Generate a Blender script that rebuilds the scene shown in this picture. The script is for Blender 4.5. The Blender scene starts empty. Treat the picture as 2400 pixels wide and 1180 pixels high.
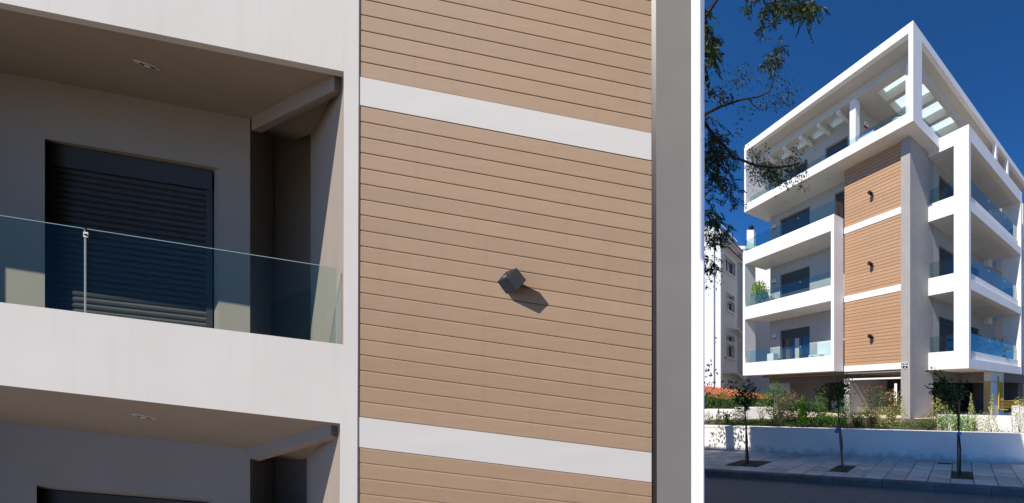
import bpy, bmesh, math, random
import numpy as np
from mathutils import Vector, Matrix

rng = np.random.default_rng(7)
random.seed(7)
R = math.radians
sc = bpy.context.scene
COL = sc.collection

# ------------------------------------------------------------------ camera
FPX, CX, CY, EYE = 879.0, 2026.0, 920.0, 1.83     # focal length and principal point in photo pixels
cd = bpy.data.cameras.new('camera')
cam = bpy.data.objects.new('camera', cd); COL.objects.link(cam)
cam.location = (0, 0, EYE); cam.rotation_euler = (R(90), 0, 0)
cd.sensor_fit = 'HORIZONTAL'; cd.sensor_width = 36.0
cd.lens = FPX / 2400 * 36.0
cd.shift_x = (1200 - CX) / 2400
cd.shift_y = (CY - 590) / 2400
cd.clip_start = 0.05; cd.clip_end = 3000
sc.camera = cam

# ------------------------------------------------------------------ sky and sun
SUN_EL = R(48); SH = Vector((-0.50, -0.865, 0)).normalized()
SDIR = Vector((SH.x * math.cos(SUN_EL), SH.y * math.cos(SUN_EL), math.sin(SUN_EL)))
wd = bpy.data.worlds.new('World'); sc.world = wd; wd.use_nodes = True
nt = wd.node_tree
sky = nt.nodes.new('ShaderNodeTexSky'); sky.sky_type = 'NISHITA'; sky.sun_disc = False
sky.sun_elevation = SUN_EL; sky.sun_rotation = math.atan2(SH.x, SH.y)
sky.altitude = 200; sky.air_density = 0.5; sky.dust_density = 0.0; sky.ozone_density = 8.0
tint = nt.nodes.new('ShaderNodeVectorMath'); tint.operation = 'MULTIPLY'; tint.inputs[1].default_value = (0.30, 0.74, 0.97)   # deep polarised blue of the whole sky
nt.links.new(sky.outputs[0], tint.inputs[0]); nt.links.new(tint.outputs[0], nt.nodes['Background'].inputs[0])
nt.nodes['Background'].inputs[1].default_value = 0.15
sd = bpy.data.lights.new('sun', 'SUN'); sd.energy = 4.75; sd.angle = R(0.5); sd.color = (1.0, 0.925, 0.83)
so = bpy.data.objects.new('sun', sd); COL.objects.link(so)
so.rotation_euler = (-SDIR).to_track_quat('-Z', 'Y').to_euler(); so.location = (0, 0, 60)

# ------------------------------------------------------------------ exposure
sc.view_settings.view_transform = 'Standard'; sc.view_settings.look = 'None'
sc.view_settings.exposure = 0.38; sc.view_settings.gamma = 1.0
sc.render.engine = 'CYCLES'
sc.cycles.use_denoising = True
sc.cycles.max_bounces = 8; sc.cycles.transparent_max_bounces = 16

# ------------------------------------------------------------------ materials
MAT = {}
def mat(name, col, rough=0.8, var=0.08, scale=3.0, bump=0.0, bscale=60.0, spec=0.3, stretch=None, metal=0.0,
        stain=0.0, per_obj=0.0, ribs=0.0, leafy=False):
    if name in MAT: return MAT[name]
    m = bpy.data.materials.new(name); m.use_nodes = True
    n, l = m.node_tree.nodes, m.node_tree.links
    b = n['Principled BSDF']; b.inputs['Roughness'].default_value = rough
    b.inputs['Specular IOR Level'].default_value = spec; b.inputs['Metallic'].default_value = metal
    tc = n.new('ShaderNodeTexCoord'); mp = n.new('ShaderNodeMapping')
    l.new(tc.outputs['Object'], mp.inputs[0])
    if stretch: mp.inputs['Scale'].default_value = stretch
    nz = n.new('ShaderNodeTexNoise'); nz.inputs['Scale'].default_value = scale; nz.inputs['Detail'].default_value = 6
    l.new(mp.outputs[0], nz.inputs[0])
    rp = n.new('ShaderNodeMapRange'); rp.inputs[1].default_value = 0.3; rp.inputs[2].default_value = 0.7
    rp.inputs[3].default_value = 1 - var; rp.inputs[4].default_value = 1 + var
    l.new(nz.outputs[0], rp.inputs[0])
    val = rp.outputs[0]
    if per_obj:
        oi = n.new('ShaderNodeObjectInfo'); r2 = n.new('ShaderNodeMapRange')
        r2.inputs[3].default_value = 1 - per_obj; r2.inputs[4].default_value = 1 + per_obj
        l.new(oi.outputs['Random'], r2.inputs[0])
        mm = n.new('ShaderNodeMath'); mm.operation = 'MULTIPLY'
        l.new(val, mm.inputs[0]); l.new(r2.outputs[0], mm.inputs[1]); val = mm.outputs[0]
    if leafy:
        ge = n.new('ShaderNodeNewGeometry'); r3 = n.new('ShaderNodeMapRange')
        r3.inputs[3].default_value = 0.55; r3.inputs[4].default_value = 1.5
        l.new(ge.outputs['Random Per Island'], r3.inputs[0])
        mm = n.new('ShaderNodeMath'); mm.operation = 'MULTIPLY'
        l.new(val, mm.inputs[0]); l.new(r3.outputs[0], mm.inputs[1]); val = mm.outputs[0]
    if stain:
        mp2 = n.new('ShaderNodeMapping'); mp2.inputs['Scale'].default_value = (5, 5, 0.35)
        l.new(tc.outputs['Object'], mp2.inputs[0])
        n2 = n.new('ShaderNodeTexNoise'); n2.inputs['Scale'].default_value = 2.5; n2.inputs['Detail'].default_value = 5
        l.new(mp2.outputs[0], n2.inputs[0])
        r4 = n.new('ShaderNodeMapRange'); r4.inputs[1].default_value = 0.55; r4.inputs[2].default_value = 0.8
        r4.inputs[3].default_value = 1.0; r4.inputs[4].default_value = 1 - stain
        l.new(n2.outputs[0], r4.inputs[0])
        mm = n.new('ShaderNodeMath'); mm.operation = 'MULTIPLY'
        l.new(val, mm.inputs[0]); l.new(r4.outputs[0], mm.inputs[1]); val = mm.outputs[0]
    mx = n.new('ShaderNodeVectorMath'); mx.operation = 'SCALE'; mx.inputs[0].default_value = col[:3]
    l.new(val, mx.inputs['Scale']); l.new(mx.outputs[0], b.inputs['Base Color'])
    if bump or ribs:
        bp = n.new('ShaderNodeBump'); bp.inputs['Strength'].default_value = bump or ribs; bp.inputs['Distance'].default_value = 0.01
        if ribs:
            wv = n.new('ShaderNodeTexWave'); wv.bands_direction = 'Z'; wv.inputs['Scale'].default_value = bscale
            wv.inputs['Distortion'].default_value = 1.5; wv.inputs['Detail'].default_value = 2
            l.new(tc.outputs['Object'], wv.inputs[0]); l.new(wv.outputs['Fac'], bp.inputs['Height'])
        else:
            nb = n.new('ShaderNodeTexNoise'); nb.inputs['Scale'].default_value = bscale; nb.inputs['Detail'].default_value = 4
            l.new(tc.outputs['Object'], nb.inputs[0]); l.new(nb.outputs[0], bp.inputs['Height'])
        l.new(bp.outputs[0], b.inputs['Normal'])
    if leafy:
        b.inputs['Subsurface Weight'].default_value = 0.0
        tr = n.new('ShaderNodeBsdfTranslucent'); ms = n.new('ShaderNodeMixShader'); ms.inputs[0].default_value = 0.3
        l.new(mx.outputs[0], tr.inputs[0]); l.new(b.outputs[0], ms.inputs[1]); l.new(tr.outputs[0], ms.inputs[2])
        l.new(ms.outputs[0], n['Material Output'].inputs[0])
    MAT[name] = m
    return m

def glass(name, tint, f0=0.045, f1=0.9, cloudy=0.0):
    if name in MAT: return MAT[name]
    m = bpy.data.materials.new(name); m.use_nodes = True
    n, l = m.node_tree.nodes, m.node_tree.links
    n.remove(n['Principled BSDF'])
    t = n.new('ShaderNodeBsdfTransparent'); t.inputs[0].default_value = (*tint, 1)
    g = n.new('ShaderNodeBsdfGlossy'); g.inputs['Roughness'].default_value = 0.01
    lw = n.new('ShaderNodeLayerWeight'); lw.inputs[0].default_value = 0.5
    pw = n.new('ShaderNodeMath'); pw.operation = 'POWER'; pw.inputs[1].default_value = 4.0; l.new(lw.outputs['Facing'], pw.inputs[0])
    f = n.new('ShaderNodeMath'); f.operation = 'MULTIPLY_ADD'; f.inputs[1].default_value = f1; f.inputs[2].default_value = f0; l.new(pw.outputs[0], f.inputs[0])
    ms = n.new('ShaderNodeMixShader'); l.new(f.outputs[0], ms.inputs[0]); l.new(t.outputs[0], ms.inputs[1]); l.new(g.outputs[0], ms.inputs[2])
    out = ms.outputs[0]
    if cloudy:
        d = n.new('ShaderNodeBsdfTranslucent'); d.inputs[0].default_value = (0.85, 0.92, 0.95, 1)
        m2 = n.new('ShaderNodeMixShader'); m2.inputs[0].default_value = cloudy
        l.new(out, m2.inputs[1]); l.new(d.outputs[0], m2.inputs[2]); out = m2.outputs[0]
    l.new(out, n['Material Output'].inputs[0])
    MAT[name] = m
    return m

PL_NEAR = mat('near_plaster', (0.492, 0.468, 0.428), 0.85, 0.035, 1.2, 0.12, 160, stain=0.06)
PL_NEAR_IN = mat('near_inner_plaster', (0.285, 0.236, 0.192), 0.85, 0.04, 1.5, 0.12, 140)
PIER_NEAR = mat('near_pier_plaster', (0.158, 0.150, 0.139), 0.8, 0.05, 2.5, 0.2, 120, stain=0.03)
WHITE_STRIP = mat('white_strip', (0.92, 0.92, 0.92), 0.6, 0.01, 2)
TAN_NEAR = mat('near_board', (0.300, 0.197, 0.118), 0.6, 0.035, 5, ribs=0.3, bscale=70, per_obj=0.05, stain=0.07, stretch=(0.7, 0.7, 5))
BAND_NEAR = mat('near_band', (0.48, 0.462, 0.43), 0.7, 0.03, 2, 0.06, 90, stretch=(0.6, 0.6, 3))
DARK_TRIM = mat('dark_trim', (0.022, 0.016, 0.014), 0.4, 0.1, 3)
CHARCOAL = mat('charcoal_metal', (0.014, 0.015, 0.018), 0.6, 0.06, 5, spec=0.2)
SHUTTER_N = mat('near_shutter_metal', (0.036, 0.032, 0.028), 0.55, 0.05, 4, spec=0.25, per_obj=0.08)
SHUTTER = mat('shutter_metal', (0.068, 0.068, 0.070), 0.6, 0.05, 4, spec=0.2, per_obj=0.06)
STEEL = mat('steel', (0.62, 0.63, 0.64), 0.3, 0.04, 8, metal=0.9)
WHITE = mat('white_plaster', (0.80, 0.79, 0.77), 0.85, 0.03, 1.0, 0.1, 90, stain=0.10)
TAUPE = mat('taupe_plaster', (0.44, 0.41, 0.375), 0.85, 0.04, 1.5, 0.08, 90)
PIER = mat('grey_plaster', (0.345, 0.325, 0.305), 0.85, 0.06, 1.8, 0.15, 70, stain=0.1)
TAN = mat('tan_board', (0.43, 0.258, 0.145), 0.6, 0.04, 4, ribs=0.2, bscale=50, per_obj=0.04, stretch=(0.7, 0.7, 5))
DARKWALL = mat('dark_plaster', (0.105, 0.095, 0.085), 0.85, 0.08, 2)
FRAMEM = mat('window_frame_metal', (0.06, 0.062, 0.068), 0.45, 0.05, 5)
WOOD = mat('door_wood', (0.16, 0.085, 0.045), 0.5, 0.15, 6, stretch=(6, 6, 0.6))
CURTAIN = mat('curtain', (0.55, 0.50, 0.44), 0.9, 0.15, 8, stretch=(8, 8, 0.3))
PANE = mat('window_pane', (0.015, 0.02, 0.025), 0.06, 0.05, 2, spec=0.8)
def splash(m, z0, z1, amount):
    n, l = m.node_tree.nodes, m.node_tree.links; b = n['Principled BSDF']; src = b.inputs['Base Color'].links[0].from_socket
    tc = n.new('ShaderNodeTexCoord'); sx = n.new('ShaderNodeSeparateXYZ'); l.new(tc.outputs['Object'], sx.inputs[0])
    nz = n.new('ShaderNodeTexNoise'); nz.inputs['Scale'].default_value = 5; nz.inputs['Detail'].default_value = 7; l.new(tc.outputs['Object'], nz.inputs[0])
    ad = n.new('ShaderNodeMath'); ad.operation = 'MULTIPLY_ADD'; ad.inputs[1].default_value = -.5; l.new(nz.outputs[0], ad.inputs[0]); l.new(sx.outputs[2], ad.inputs[2])
    mr = n.new('ShaderNodeMapRange'); mr.inputs[1].default_value = z0 - .25; mr.inputs[2].default_value = z1 - .25; mr.inputs[3].default_value = 1 - amount; mr.inputs[4].default_value = 1
    l.new(ad.outputs[0], mr.inputs[0]); sc_ = n.new('ShaderNodeVectorMath'); sc_.operation = 'SCALE'; l.new(src, sc_.inputs[0]); l.new(mr.outputs[0], sc_.inputs['Scale'])
    l.new(sc_.outputs[0], b.inputs['Base Color'])
GLASS = glass('rail_glass', (0.80, 0.90, 0.885))
GEDGE = mat('glass_edge', (0.20, 0.27, 0.25), 0.2, 0.05, 4)
GLASS_NEAR = glass('rail_glass_near', (0.855, 0.93, 0.91), 0.004, 0.06)
SKYGLASS = glass('skylight_glass', (0.6, 0.75, 0.8), cloudy=0.6)
ASPHALT = mat('asphalt', (0.26, 0.215, 0.17), 0.9, 0.42, 45.0, 0.8, 90, stain=0)
PAVER = mat('paving_slab', (0.73, 0.62, 0.49), 0.9, 0.13, 3.5, 0.25, 120, per_obj=0.16)
JOINT = mat('paving_bed', (0.12, 0.11, 0.10), 0.95, 0.2, 8)
KERBM = mat('kerb_concrete', (0.16, 0.15, 0.14), 0.9, 0.25, 3, 0.4, 60)
SOIL = mat('soil', (0.10, 0.075, 0.05), 1.0, 0.4, 9, 0.8, 50)
GROUND = mat('far_ground', (0.30, 0.265, 0.21), 1.0, 0.2, 0.3)
BLUEWALL = mat('garden_wall_render', (0.82, 0.80, 0.76), 0.85, 0.05, 1.5, 0.15, 80, stain=0.04)
NEIGH = mat('neighbour_render', (0.82, 0.81, 0.80), 0.85, 0.03, 1.2, 0.08, 70, stain=0.08)
TILE = mat('roof_tile_clay', (0.46, 0.15, 0.075), 0.85, 0.25, 5, 0.2, 60, per_obj=0.25)
BARK = mat('bark', (0.045, 0.034, 0.026), 0.95, 0.3, 12, 0.5, 60)
STAKE = mat('stake_wood', (0.20, 0.11, 0.065), 0.85, 0.2, 10, stretch=(8, 8, 0.8))
YELLOW = mat('yellow_paint', (0.62, 0.40, 0.03), 0.45, 0.08, 6)
PVCW = mat('white_plastic', (0.78, 0.78, 0.77), 0.45, 0.02, 4)
REDP = mat('red_plastic', (0.5, 0.02, 0.03), 0.45, 0.05, 4)
BLUEP = mat('blue_plastic', (0.03, 0.16, 0.55), 0.5, 0.1, 4)
L_TREE = mat('leaf_tree', (0.034, 0.058, 0.015), 0.6, 0.2, 4, leafy=True)
L_DARK = mat('leaf_dark', (0.04, 0.08, 0.022), 0.55, 0.2, 4, leafy=True)
L_MID = mat('leaf_mid', (0.085, 0.17, 0.032), 0.55, 0.2, 4, leafy=True)
L_BRIGHT = mat('leaf_bright', (0.17, 0.33, 0.035), 0.55, 0.2, 4, leafy=True)
L_VARI = mat('leaf_variegated', (0.48, 0.47, 0.18), 0.6, 0.25, 6, leafy=True)
L_DRY = mat('leaf_dry', (0.27, 0.21, 0.10), 0.8, 0.2, 6, leafy=True)
GRASSM = mat('grass_blade', (0.16, 0.18, 0.05), 0.8, 0.25, 6, leafy=True)
PINK = mat('flower_pink', (0.65, 0.035, 0.17), 0.6, 0.15, 9, leafy=True)

# ------------------------------------------------------------------ mesh helpers
def root_of(o):
    while o.parent: o = o.parent
    return o
def link_mesh(name, me, m, parent=None):
    o = bpy.data.objects.new(name, me); COL.objects.link(o)
    if m is not None and not me.materials: me.materials.append(m)
    if parent: o.parent = parent
    return o
class MB:
    def __init__(s): s.v, s.f, s.smooth = [], [], False
    def add(s, vs, fs):
        b = len(s.v); s.v += [tuple(x) for x in vs]; s.f += [tuple(i + b for i in f) for f in fs]; return s
    def hexa(s, p):            # p: 4 of one end, 4 of the other, same turn
        return s.add(p, [(0, 1, 2, 3), (7, 6, 5, 4), (0, 4, 5, 1), (1, 5, 6, 2), (2, 6, 7, 3), (3, 7, 4, 0)])
    def box(s, x0, x1, y0, y1, z0, z1):
        return s.hexa([(x0, y0, z0), (x0, y1, z0), (x1, y1, z0), (x1, y0, z0), (x0, y0, z1), (x0, y1, z1), (x1, y1, z1), (x1, y0, z1)])
    def prism(s, poly, off):
        n = len(poly); o = Vector(off); a = [Vector(p) for p in poly]; b = [p + o for p in a]
        return s.add(a + b, [tuple(range(n)), tuple(range(2 * n - 1, n - 1, -1))] + [(i, n + i, n + (i + 1) % n, (i + 1) % n) for i in range(n)])
    def tube(s, pts, rad, n=6, caps=True):
        P = [Vector(p) for p in pts]; k = len(P)
        rad = rad if hasattr(rad, '__len__') else [rad] * k
        vs = []
        for i in range(k):
            d = (P[min(i + 1, k - 1)] - P[max(i - 1, 0)]).normalized()
            u = d.cross(Vector((0.31, 0.27, 0.91))).normalized() if abs(d.z) < 0.95 else d.cross(Vector((1, 0, 0))).normalized()
            w = d.cross(u)
            for j in range(n):
                a = 2 * math.pi * j / n; vs.append(P[i] + (u * math.cos(a) + w * math.sin(a)) * rad[i])
        fs = [(i * n + j, i * n + (j + 1) % n, (i + 1) * n + (j + 1) % n, (i + 1) * n + j) for i in range(k - 1) for j in range(n)]
        if caps: fs += [tuple(range(n - 1, -1, -1)), tuple(range((k - 1) * n, k * n))]
        return s.add(vs, fs)
    def wall(s, axis, u0, u1, z0, z1, t0, t1, holes=()):
        """slab with rectangular holes: axis 'y' = runs along y (thickness in x), 'x' = runs along x, 'z' = lies flat (u = x, second = y, thickness z)"""
        us = sorted({u0, u1, *[h[0] for h in holes], *[h[1] for h in holes]}); us = [u for u in us if u0 <= u <= u1]
        for a, b in zip(us, us[1:]):
            mid = (a + b) / 2; cut = sorted((h[2], h[3]) for h in holes if h[0] <= mid <= h[1]); z = z0
            segs = []
            for c, d in cut:
                if c > z: segs.append((z, c))
                z = max(z, d)
            if z < z1: segs.append((z, z1))
            for c, d in segs:
                if axis == 'y': s.box(t0, t1, a, b, c, d)
                elif axis == 'x': s.box(a, b, t0, t1, c, d)
                else: s.box(a, b, c, d, t0, t1)
        return s
    def mesh(s, name, org=(0, 0, 0)):
        me = bpy.data.meshes.new(name); o = Vector(org)
        me.from_pydata([tuple(Vector(p) - o) for p in s.v], [], s.f)
        bm = bmesh.new(); bm.from_mesh(me); bmesh.ops.recalc_face_normals(bm, faces=bm.faces); bm.to_mesh(me); bm.free()
        if s.smooth: me.shade_smooth()
        me.update(); return me
    def build(s, name, m, parent=None, world=False, bevel=0):
        org = root_of(parent).location if (parent and world) else (0, 0, 0)
        o = link_mesh(name, s.mesh(name, org), m, parent)
        if bevel:
            b = o.modifiers.new('bevel', 'BEVEL'); b.width = bevel; b.segments = 2; b.limit_method = 'ANGLE'
        return o
def tag(o, label, cat, group=None, kind=None):
    if label: o['label'] = label
    if cat: o['category'] = cat
    if group: o['group'] = group
    if kind: o['kind'] = kind
    return o
def empty(name, loc, label, cat, group=None, rz=0):
    o = bpy.data.objects.new(name, None); COL.objects.link(o); o.location = loc; o.rotation_euler = (0, 0, rz)
    o.empty_display_size = 0.2
    return tag(o, label, cat, group)
def structure(o): o['kind'] = 'structure'; return o
def stuff(o): o['kind'] = 'stuff'; return o
def leaves(name, C, D, L, Wd, m, parent=None, org=(0, 0, 0), droop=0.25):
    """one mesh of bent leaf blades: C centres, D directions (n,3), L lengths, Wd widths"""
    C = np.asarray(C, float) - np.asarray(org, float); n = len(C)
    D = D / np.linalg.norm(D, axis=1, keepdims=True)
    up = rng.normal(size=(n, 3)); up[:, 2] += 0.8
    S = np.cross(D, up); S /= np.linalg.norm(S, axis=1, keepdims=True) + 1e-9
    L = np.broadcast_to(L, n)[:, None]; Wd = np.broadcast_to(Wd, n)[:, None]
    N = np.cross(S, D)
    mid = C + D * L * 0.45 + N * L * 0.06
    tip = C + D * L - N * L * droop * 0.4
    V = np.stack([C, mid + S * Wd * 0.5 - N * L * 0.05, tip, mid - S * Wd * 0.5 - N * L * 0.05], 1).reshape(-1, 3)
    me = bpy.data.meshes.new(name); me.vertices.add(4 * n); me.vertices.foreach_set('co', V.astype(np.float32).ravel())
    me.loops.add(4 * n); me.loops.foreach_set('vertex_index', np.arange(4 * n, dtype=np.int32))
    me.polygons.add(n); me.polygons.foreach_set('loop_start', np.arange(0, 4 * n, 4, dtype=np.int32))
    me.update(calc_edges=True); me.validate()
    return link_mesh(name, me, m, parent)
def rdirs(n, z=0.0, spread=1.0):
    d = rng.normal(size=(n, 3)); d[:, 2] = d[:, 2] * spread + z
    return d / np.linalg.norm(d, axis=1, keepdims=True)

def at(px, py, Y):        # a point of the place on the ray of a photo pixel, at depth Y
    return Vector(((px - CX) / FPX * Y, Y, EYE + (CY - py) / FPX * Y))

# ------------------------------------------------------------------ street frame: e along the street, n towards the building
TE = Vector((0.968, -0.252, 0)).normalized(); TN = Vector((0.252, 0.968, 0)).normalized()
ST_ROT = math.atan2(TE.y, TE.x)
def st(e, n, z=0.0): return TE * e + TN * n + Vector((0, 0, z))
def st_box(name, e0, e1, n0, n1, z0, z1, m, parent=None):
    mb = MB().box(e0, e1, n0, n1, z0, z1); o = mb.build(name, m, parent)
    if parent is None: o.rotation_euler = (0, 0, ST_ROT)
    return o
KERB, WALLN, PAVZ, WTOP, GZ = 7.05, 9.55, 0.13, 0.85, 0.50

g = MB().box(-700, 700, -700, 700, -1.0, -0.03).build('ground', GROUND); structure(g)
road = st_box('road', -60, 60, -7.0, KERB, -0.5, 0.0, ASPHALT); structure(road)
pav = st_box('pavement', -30, 30, KERB + 0.16, WALLN + 0.02, -0.4, PAVZ - 0.022, JOINT); structure(pav)
# kerb stones, each its own piece
me = MB().box(-0.495, 0.495, 0, 0.155, -0.3, PAVZ + 0.004).mesh('kerb_stone')
kb = st_box('kerb', -30, 30, KERB + 0.005, KERB + 0.15, -0.4, PAVZ - 0.01, JOINT); structure(kb)
for i in range(-9, 8):
    o = link_mesh('kerb_stone', me, KERBM, kb); o.location = (i * 1.0, KERB + random.uniform(-.004, .004), random.uniform(-.006, .004))
    b = o.modifiers.new('bevel', 'BEVEL'); b.width = 0.02; b.segments = 2
# paving slabs
PITS = [(-5.0 + 0, 0)]
def to_st(v): return (v.x * TE.x + v.y * TE.y, v.x * TN.x + v.y * TN.y)
SAP = [at(1751, 1087, 8.95), at(1974, 1101, 8.32), at(2250, 1113, 7.7)]
pit_en = [to_st(v) for v in SAP]
TW, TH = 0.43, 0.395
pm = bpy.data.meshes.new
pav_mesh = MB().box(-TW / 2 + .009, TW / 2 - .009, -TH / 2 + .009, TH / 2 - .009, -0.05, 0).mesh('paving_slab')
rows = int((WALLN - KERB - 0.16) / TH) + 1
for r in range(rows):
    for c in range(-18, 15):
        e = c * TW + (0.0 if r % 2 else 0.0); n_ = KERB + 0.17 + TH * (r + 0.5)
        if n_ + TH / 2 > WALLN + 0.12: continue
        if any(abs(e - pe) < 0.34 and abs(n_ - pn) < 0.30 for pe, pn in pit_en): continue
        o = link_mesh('paving_slab', pav_mesh, PAVER, pav)
        o.location = (e, n_, PAVZ + random.uniform(-.004, .004)); o.rotation_euler = (random.uniform(-.008, .008), random.uniform(-.008, .008), random.uniform(-.008, .008))
for k, (pe, pn) in enumerate(pit_en):
    o = st_box('tree_pit', pe - .42, pe + .42, pn - .36, pn + .36, -0.3, PAVZ - 0.015, SOIL); structure(o)
    cnt = 90
    C = np.array([st(pe + rng.uniform(-.38, .38), pn + rng.uniform(-.3, .3), PAVZ - 0.01) for _ in range(cnt)])
    stuff(tag(leaves('leaf_litter', C, rdirs(cnt, 0.0, 0.2), .05, .03, L_DRY), 'dry leaves and soil crumbs in the %s tree pit' % ['left', 'middle', 'right'][k], 'leaf litter'))
dr = MB().box(-.16, .16, -.07, .07, -.01, .004).build('drain_cover', CHARCOAL); dr.rotation_euler = (0, 0, ST_ROT); dr.location = at(2214, 1083, 8.95); dr.location.z = PAVZ + .003
for k in range(5): MB().box(-.14 + k * .06, -.115 + k * .06, -.06, .06, .004, .008).build('bar', KERBM, dr)
tag(dr, 'small dark drain cover at the foot of the garden wall', 'drain cover')

# garden wall along the pavement
gw = MB().box(-14, 14, WALLN, WALLN + .2, -.2, WTOP - .05).build('garden_wall', BLUEWALL); gw.rotation_euler = (0, 0, ST_ROT)
splash(BLUEWALL, .10, .30, .40)
tag(gw, 'low white rendered wall along the pavement, mostly in blue shade', 'wall')
MB().box(-14.02, 14.02, WALLN - .012, WALLN + .215, WTOP - .05, WTOP).build('coping', BLUEWALL, gw, bevel=.01)
gd = st_box('garden', -16, 24, WALLN + .19, 40, -.4, GZ, SOIL); structure(gd)

lw_ = st_box('lawn', -9.5, -1.0, 10.9, 15.5, .3, .74, SOIL); structure(lw_)

# ================================================================== NEAR BUILDING (left)
NM = 0.0716                                            # the facade runs slightly away to the right
def Q(px, py):
    r = (px - CX) / FPX; Y = 3.65 / (1 - NM * r)
    return Vector((r * Y, Y, (CY - py) / FPX * Y))
CAM = Vector((0, 0, EYE)); NRM = Vector((NM, -1, 0)).normalized()
def S(px, py, k=0.0): return CAM + Q(px, py) * (1 + k)          # k: how far behind the facade plane
def F(px, py, off=0.0): return CAM + Q(px, py) + NRM * off      # on the facade, off metres proud
def fq(quad, o0, o1):                                            # slab on the facade plane
    return [F(x, y, o1) for x, y in quad] + [F(x, y, o0) for x, y in quad]
def kq(quad, k0, k1):
    return [S(x, y, k0) for x, y in quad] + [S(x, y, k1) for x, y in quad]
nb = empty('apartment_building', (-4.0, 3.3, 0), 'close grey-white facade with tan boards and a shaded balcony, filling the left two thirds', 'building')
def nbuild(mb, name, m, parent=None, bevel=0): return mb.build(name, m, parent or nb, world=True, bevel=bevel)
XL = -1700
top1 = lambda x: 6 + 0.2010 * x            # slab edge over the upper balcony
par1 = lambda x: 709.6 + 0.1232 * x        # parapet top
top2 = lambda x: 903 + 0.1130 * x          # slab edge over the lower balcony
YT = -120                                   # facade continues above the picture
YB = 1420
def yz(px, z):                              # photo row of height z on the facade at px
    r = (px - CX) / FPX; Y = 3.65 / (1 - NM * r); return CY - (z - EYE) / Y * FPX
HT = 6.4
fr = MB()
fr.hexa(fq([(XL, yz(XL, HT)), (806, yz(806, HT)), (806, top1(806)), (XL, top1(XL))], 0, -.09))
fr.hexa(fq([(806, yz(806, HT)), (842, yz(842, HT)), (838.5, 808.8), (805, 808.8)], 0, -.09))
fr.hexa(fq([(XL, par1(XL)), (805, par1(805)), (797, top2(797)), (XL, top2(XL))], 0, -.09))
fr.hexa(fq([(805, 808.8), (838.5, 808.8), (837.5, 993), (797, top2(797))], 0, -.09))
fr.hexa(fq([(797, 993.06), (837.5, 993), (837, yz(837, -.05)), (795, yz(795, -.05))], 0, -.09))
fr.hexa(fq([(XL - 60, yz(XL, HT)), (XL, yz(XL, HT)), (XL, yz(XL, -.05)), (XL - 60, yz(XL, -.05))], 0, -.09))
nbuild(fr, 'frame', PL_NEAR)
# tan boards, 20 to a storey
lx, rx = 842, 1524
def bl(y_l, y_r): return y_l, y_r
rowsB = []
for i in range(20): rowsB.append((245.2 + 36.63 * i, 375.4 + 34.31 * i, 245.2 + 36.63 * (i + 1), 375.4 + 34.31 * (i + 1)))
for i in range(18): rowsB.append((178 - 36.9 * (i + 1), 311 - 34.6 * (i + 1), 178 - 36.9 * i, 311 - 34.6 * i))
for i in range(10): rowsB.append((1049 + 36.4 * i, 1131.9 + 34.1 * i, 1049 + 36.4 * (i + 1), 1131.9 + 34.1 * (i + 1)))
for (a, b, c, d) in rowsB:
    if c < yz(lx, HT) and d < yz(rx, HT): continue
    a, b = max(a, yz(lx, HT)), max(b, yz(rx, HT)); c, d = max(c, a + .5), max(d, b + .5)
    mb = MB(); L, Rr = [], []
    for t, off in ((0.022, -.045), (0.022, -.017), (0.045, -.0120), (0.11, -.0105), (0.93, -.0100), (0.978, -.0110), (0.990, -.016), (0.990, -.045)):
        L.append(F(lx - 2, a + (c - a) * t, off)); Rr.append(F(rx + 2, b + (d - b) * t, off))
    n = len(L)
    mb.add(L + Rr, [(i, i + 1, n + i + 1, n + i) for i in range(n - 1)] + [(n - 1, 0, n, 2 * n - 1), tuple(range(n)), tuple(range(2 * n - 1, n - 1, -1))])
    nbuild(mb, 'board', TAN_NEAR)
for (a, b, c, d) in ((178, 311, 245.2, 375.4), (977.8, 1061.7, 1049, 1131.9)):
    nbuild(MB().hexa(fq([(lx - 2, a + .5), (rx + 2, b + .5), (rx + 2, d - .5), (lx - 2, c - .5)], -.007, -.045)), 'band', BAND_NEAR)
nbuild(MB().hexa(fq([(836, yz(836, HT)), (1526, yz(1526, HT)), (1532, yz(1532, -.05)), (836, yz(836, -.05))], -.05, -.12)), 'board_backing', DARK_TRIM)
nbuild(MB().hexa(fq([(1525.5, yz(1525, HT)), (1537, yz(1537, HT)), (1540, yz(1540, -.05)), (1531, yz(1531, -.05))], -.004, -.12)), 'edge_trim', DARK_TRIM)
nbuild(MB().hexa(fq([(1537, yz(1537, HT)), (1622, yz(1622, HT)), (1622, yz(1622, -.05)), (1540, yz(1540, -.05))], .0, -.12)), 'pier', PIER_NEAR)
nbuild(MB().hexa(fq([(1622, yz(1622, HT)), (1650, yz(1650, HT)), (1650, yz(1650, -.05)), (1622, yz(1622, -.05))], .016, -.012)), 'divider_strip', WHITE_STRIP)  # white divider between the two views, added as a strip on the facade
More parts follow.
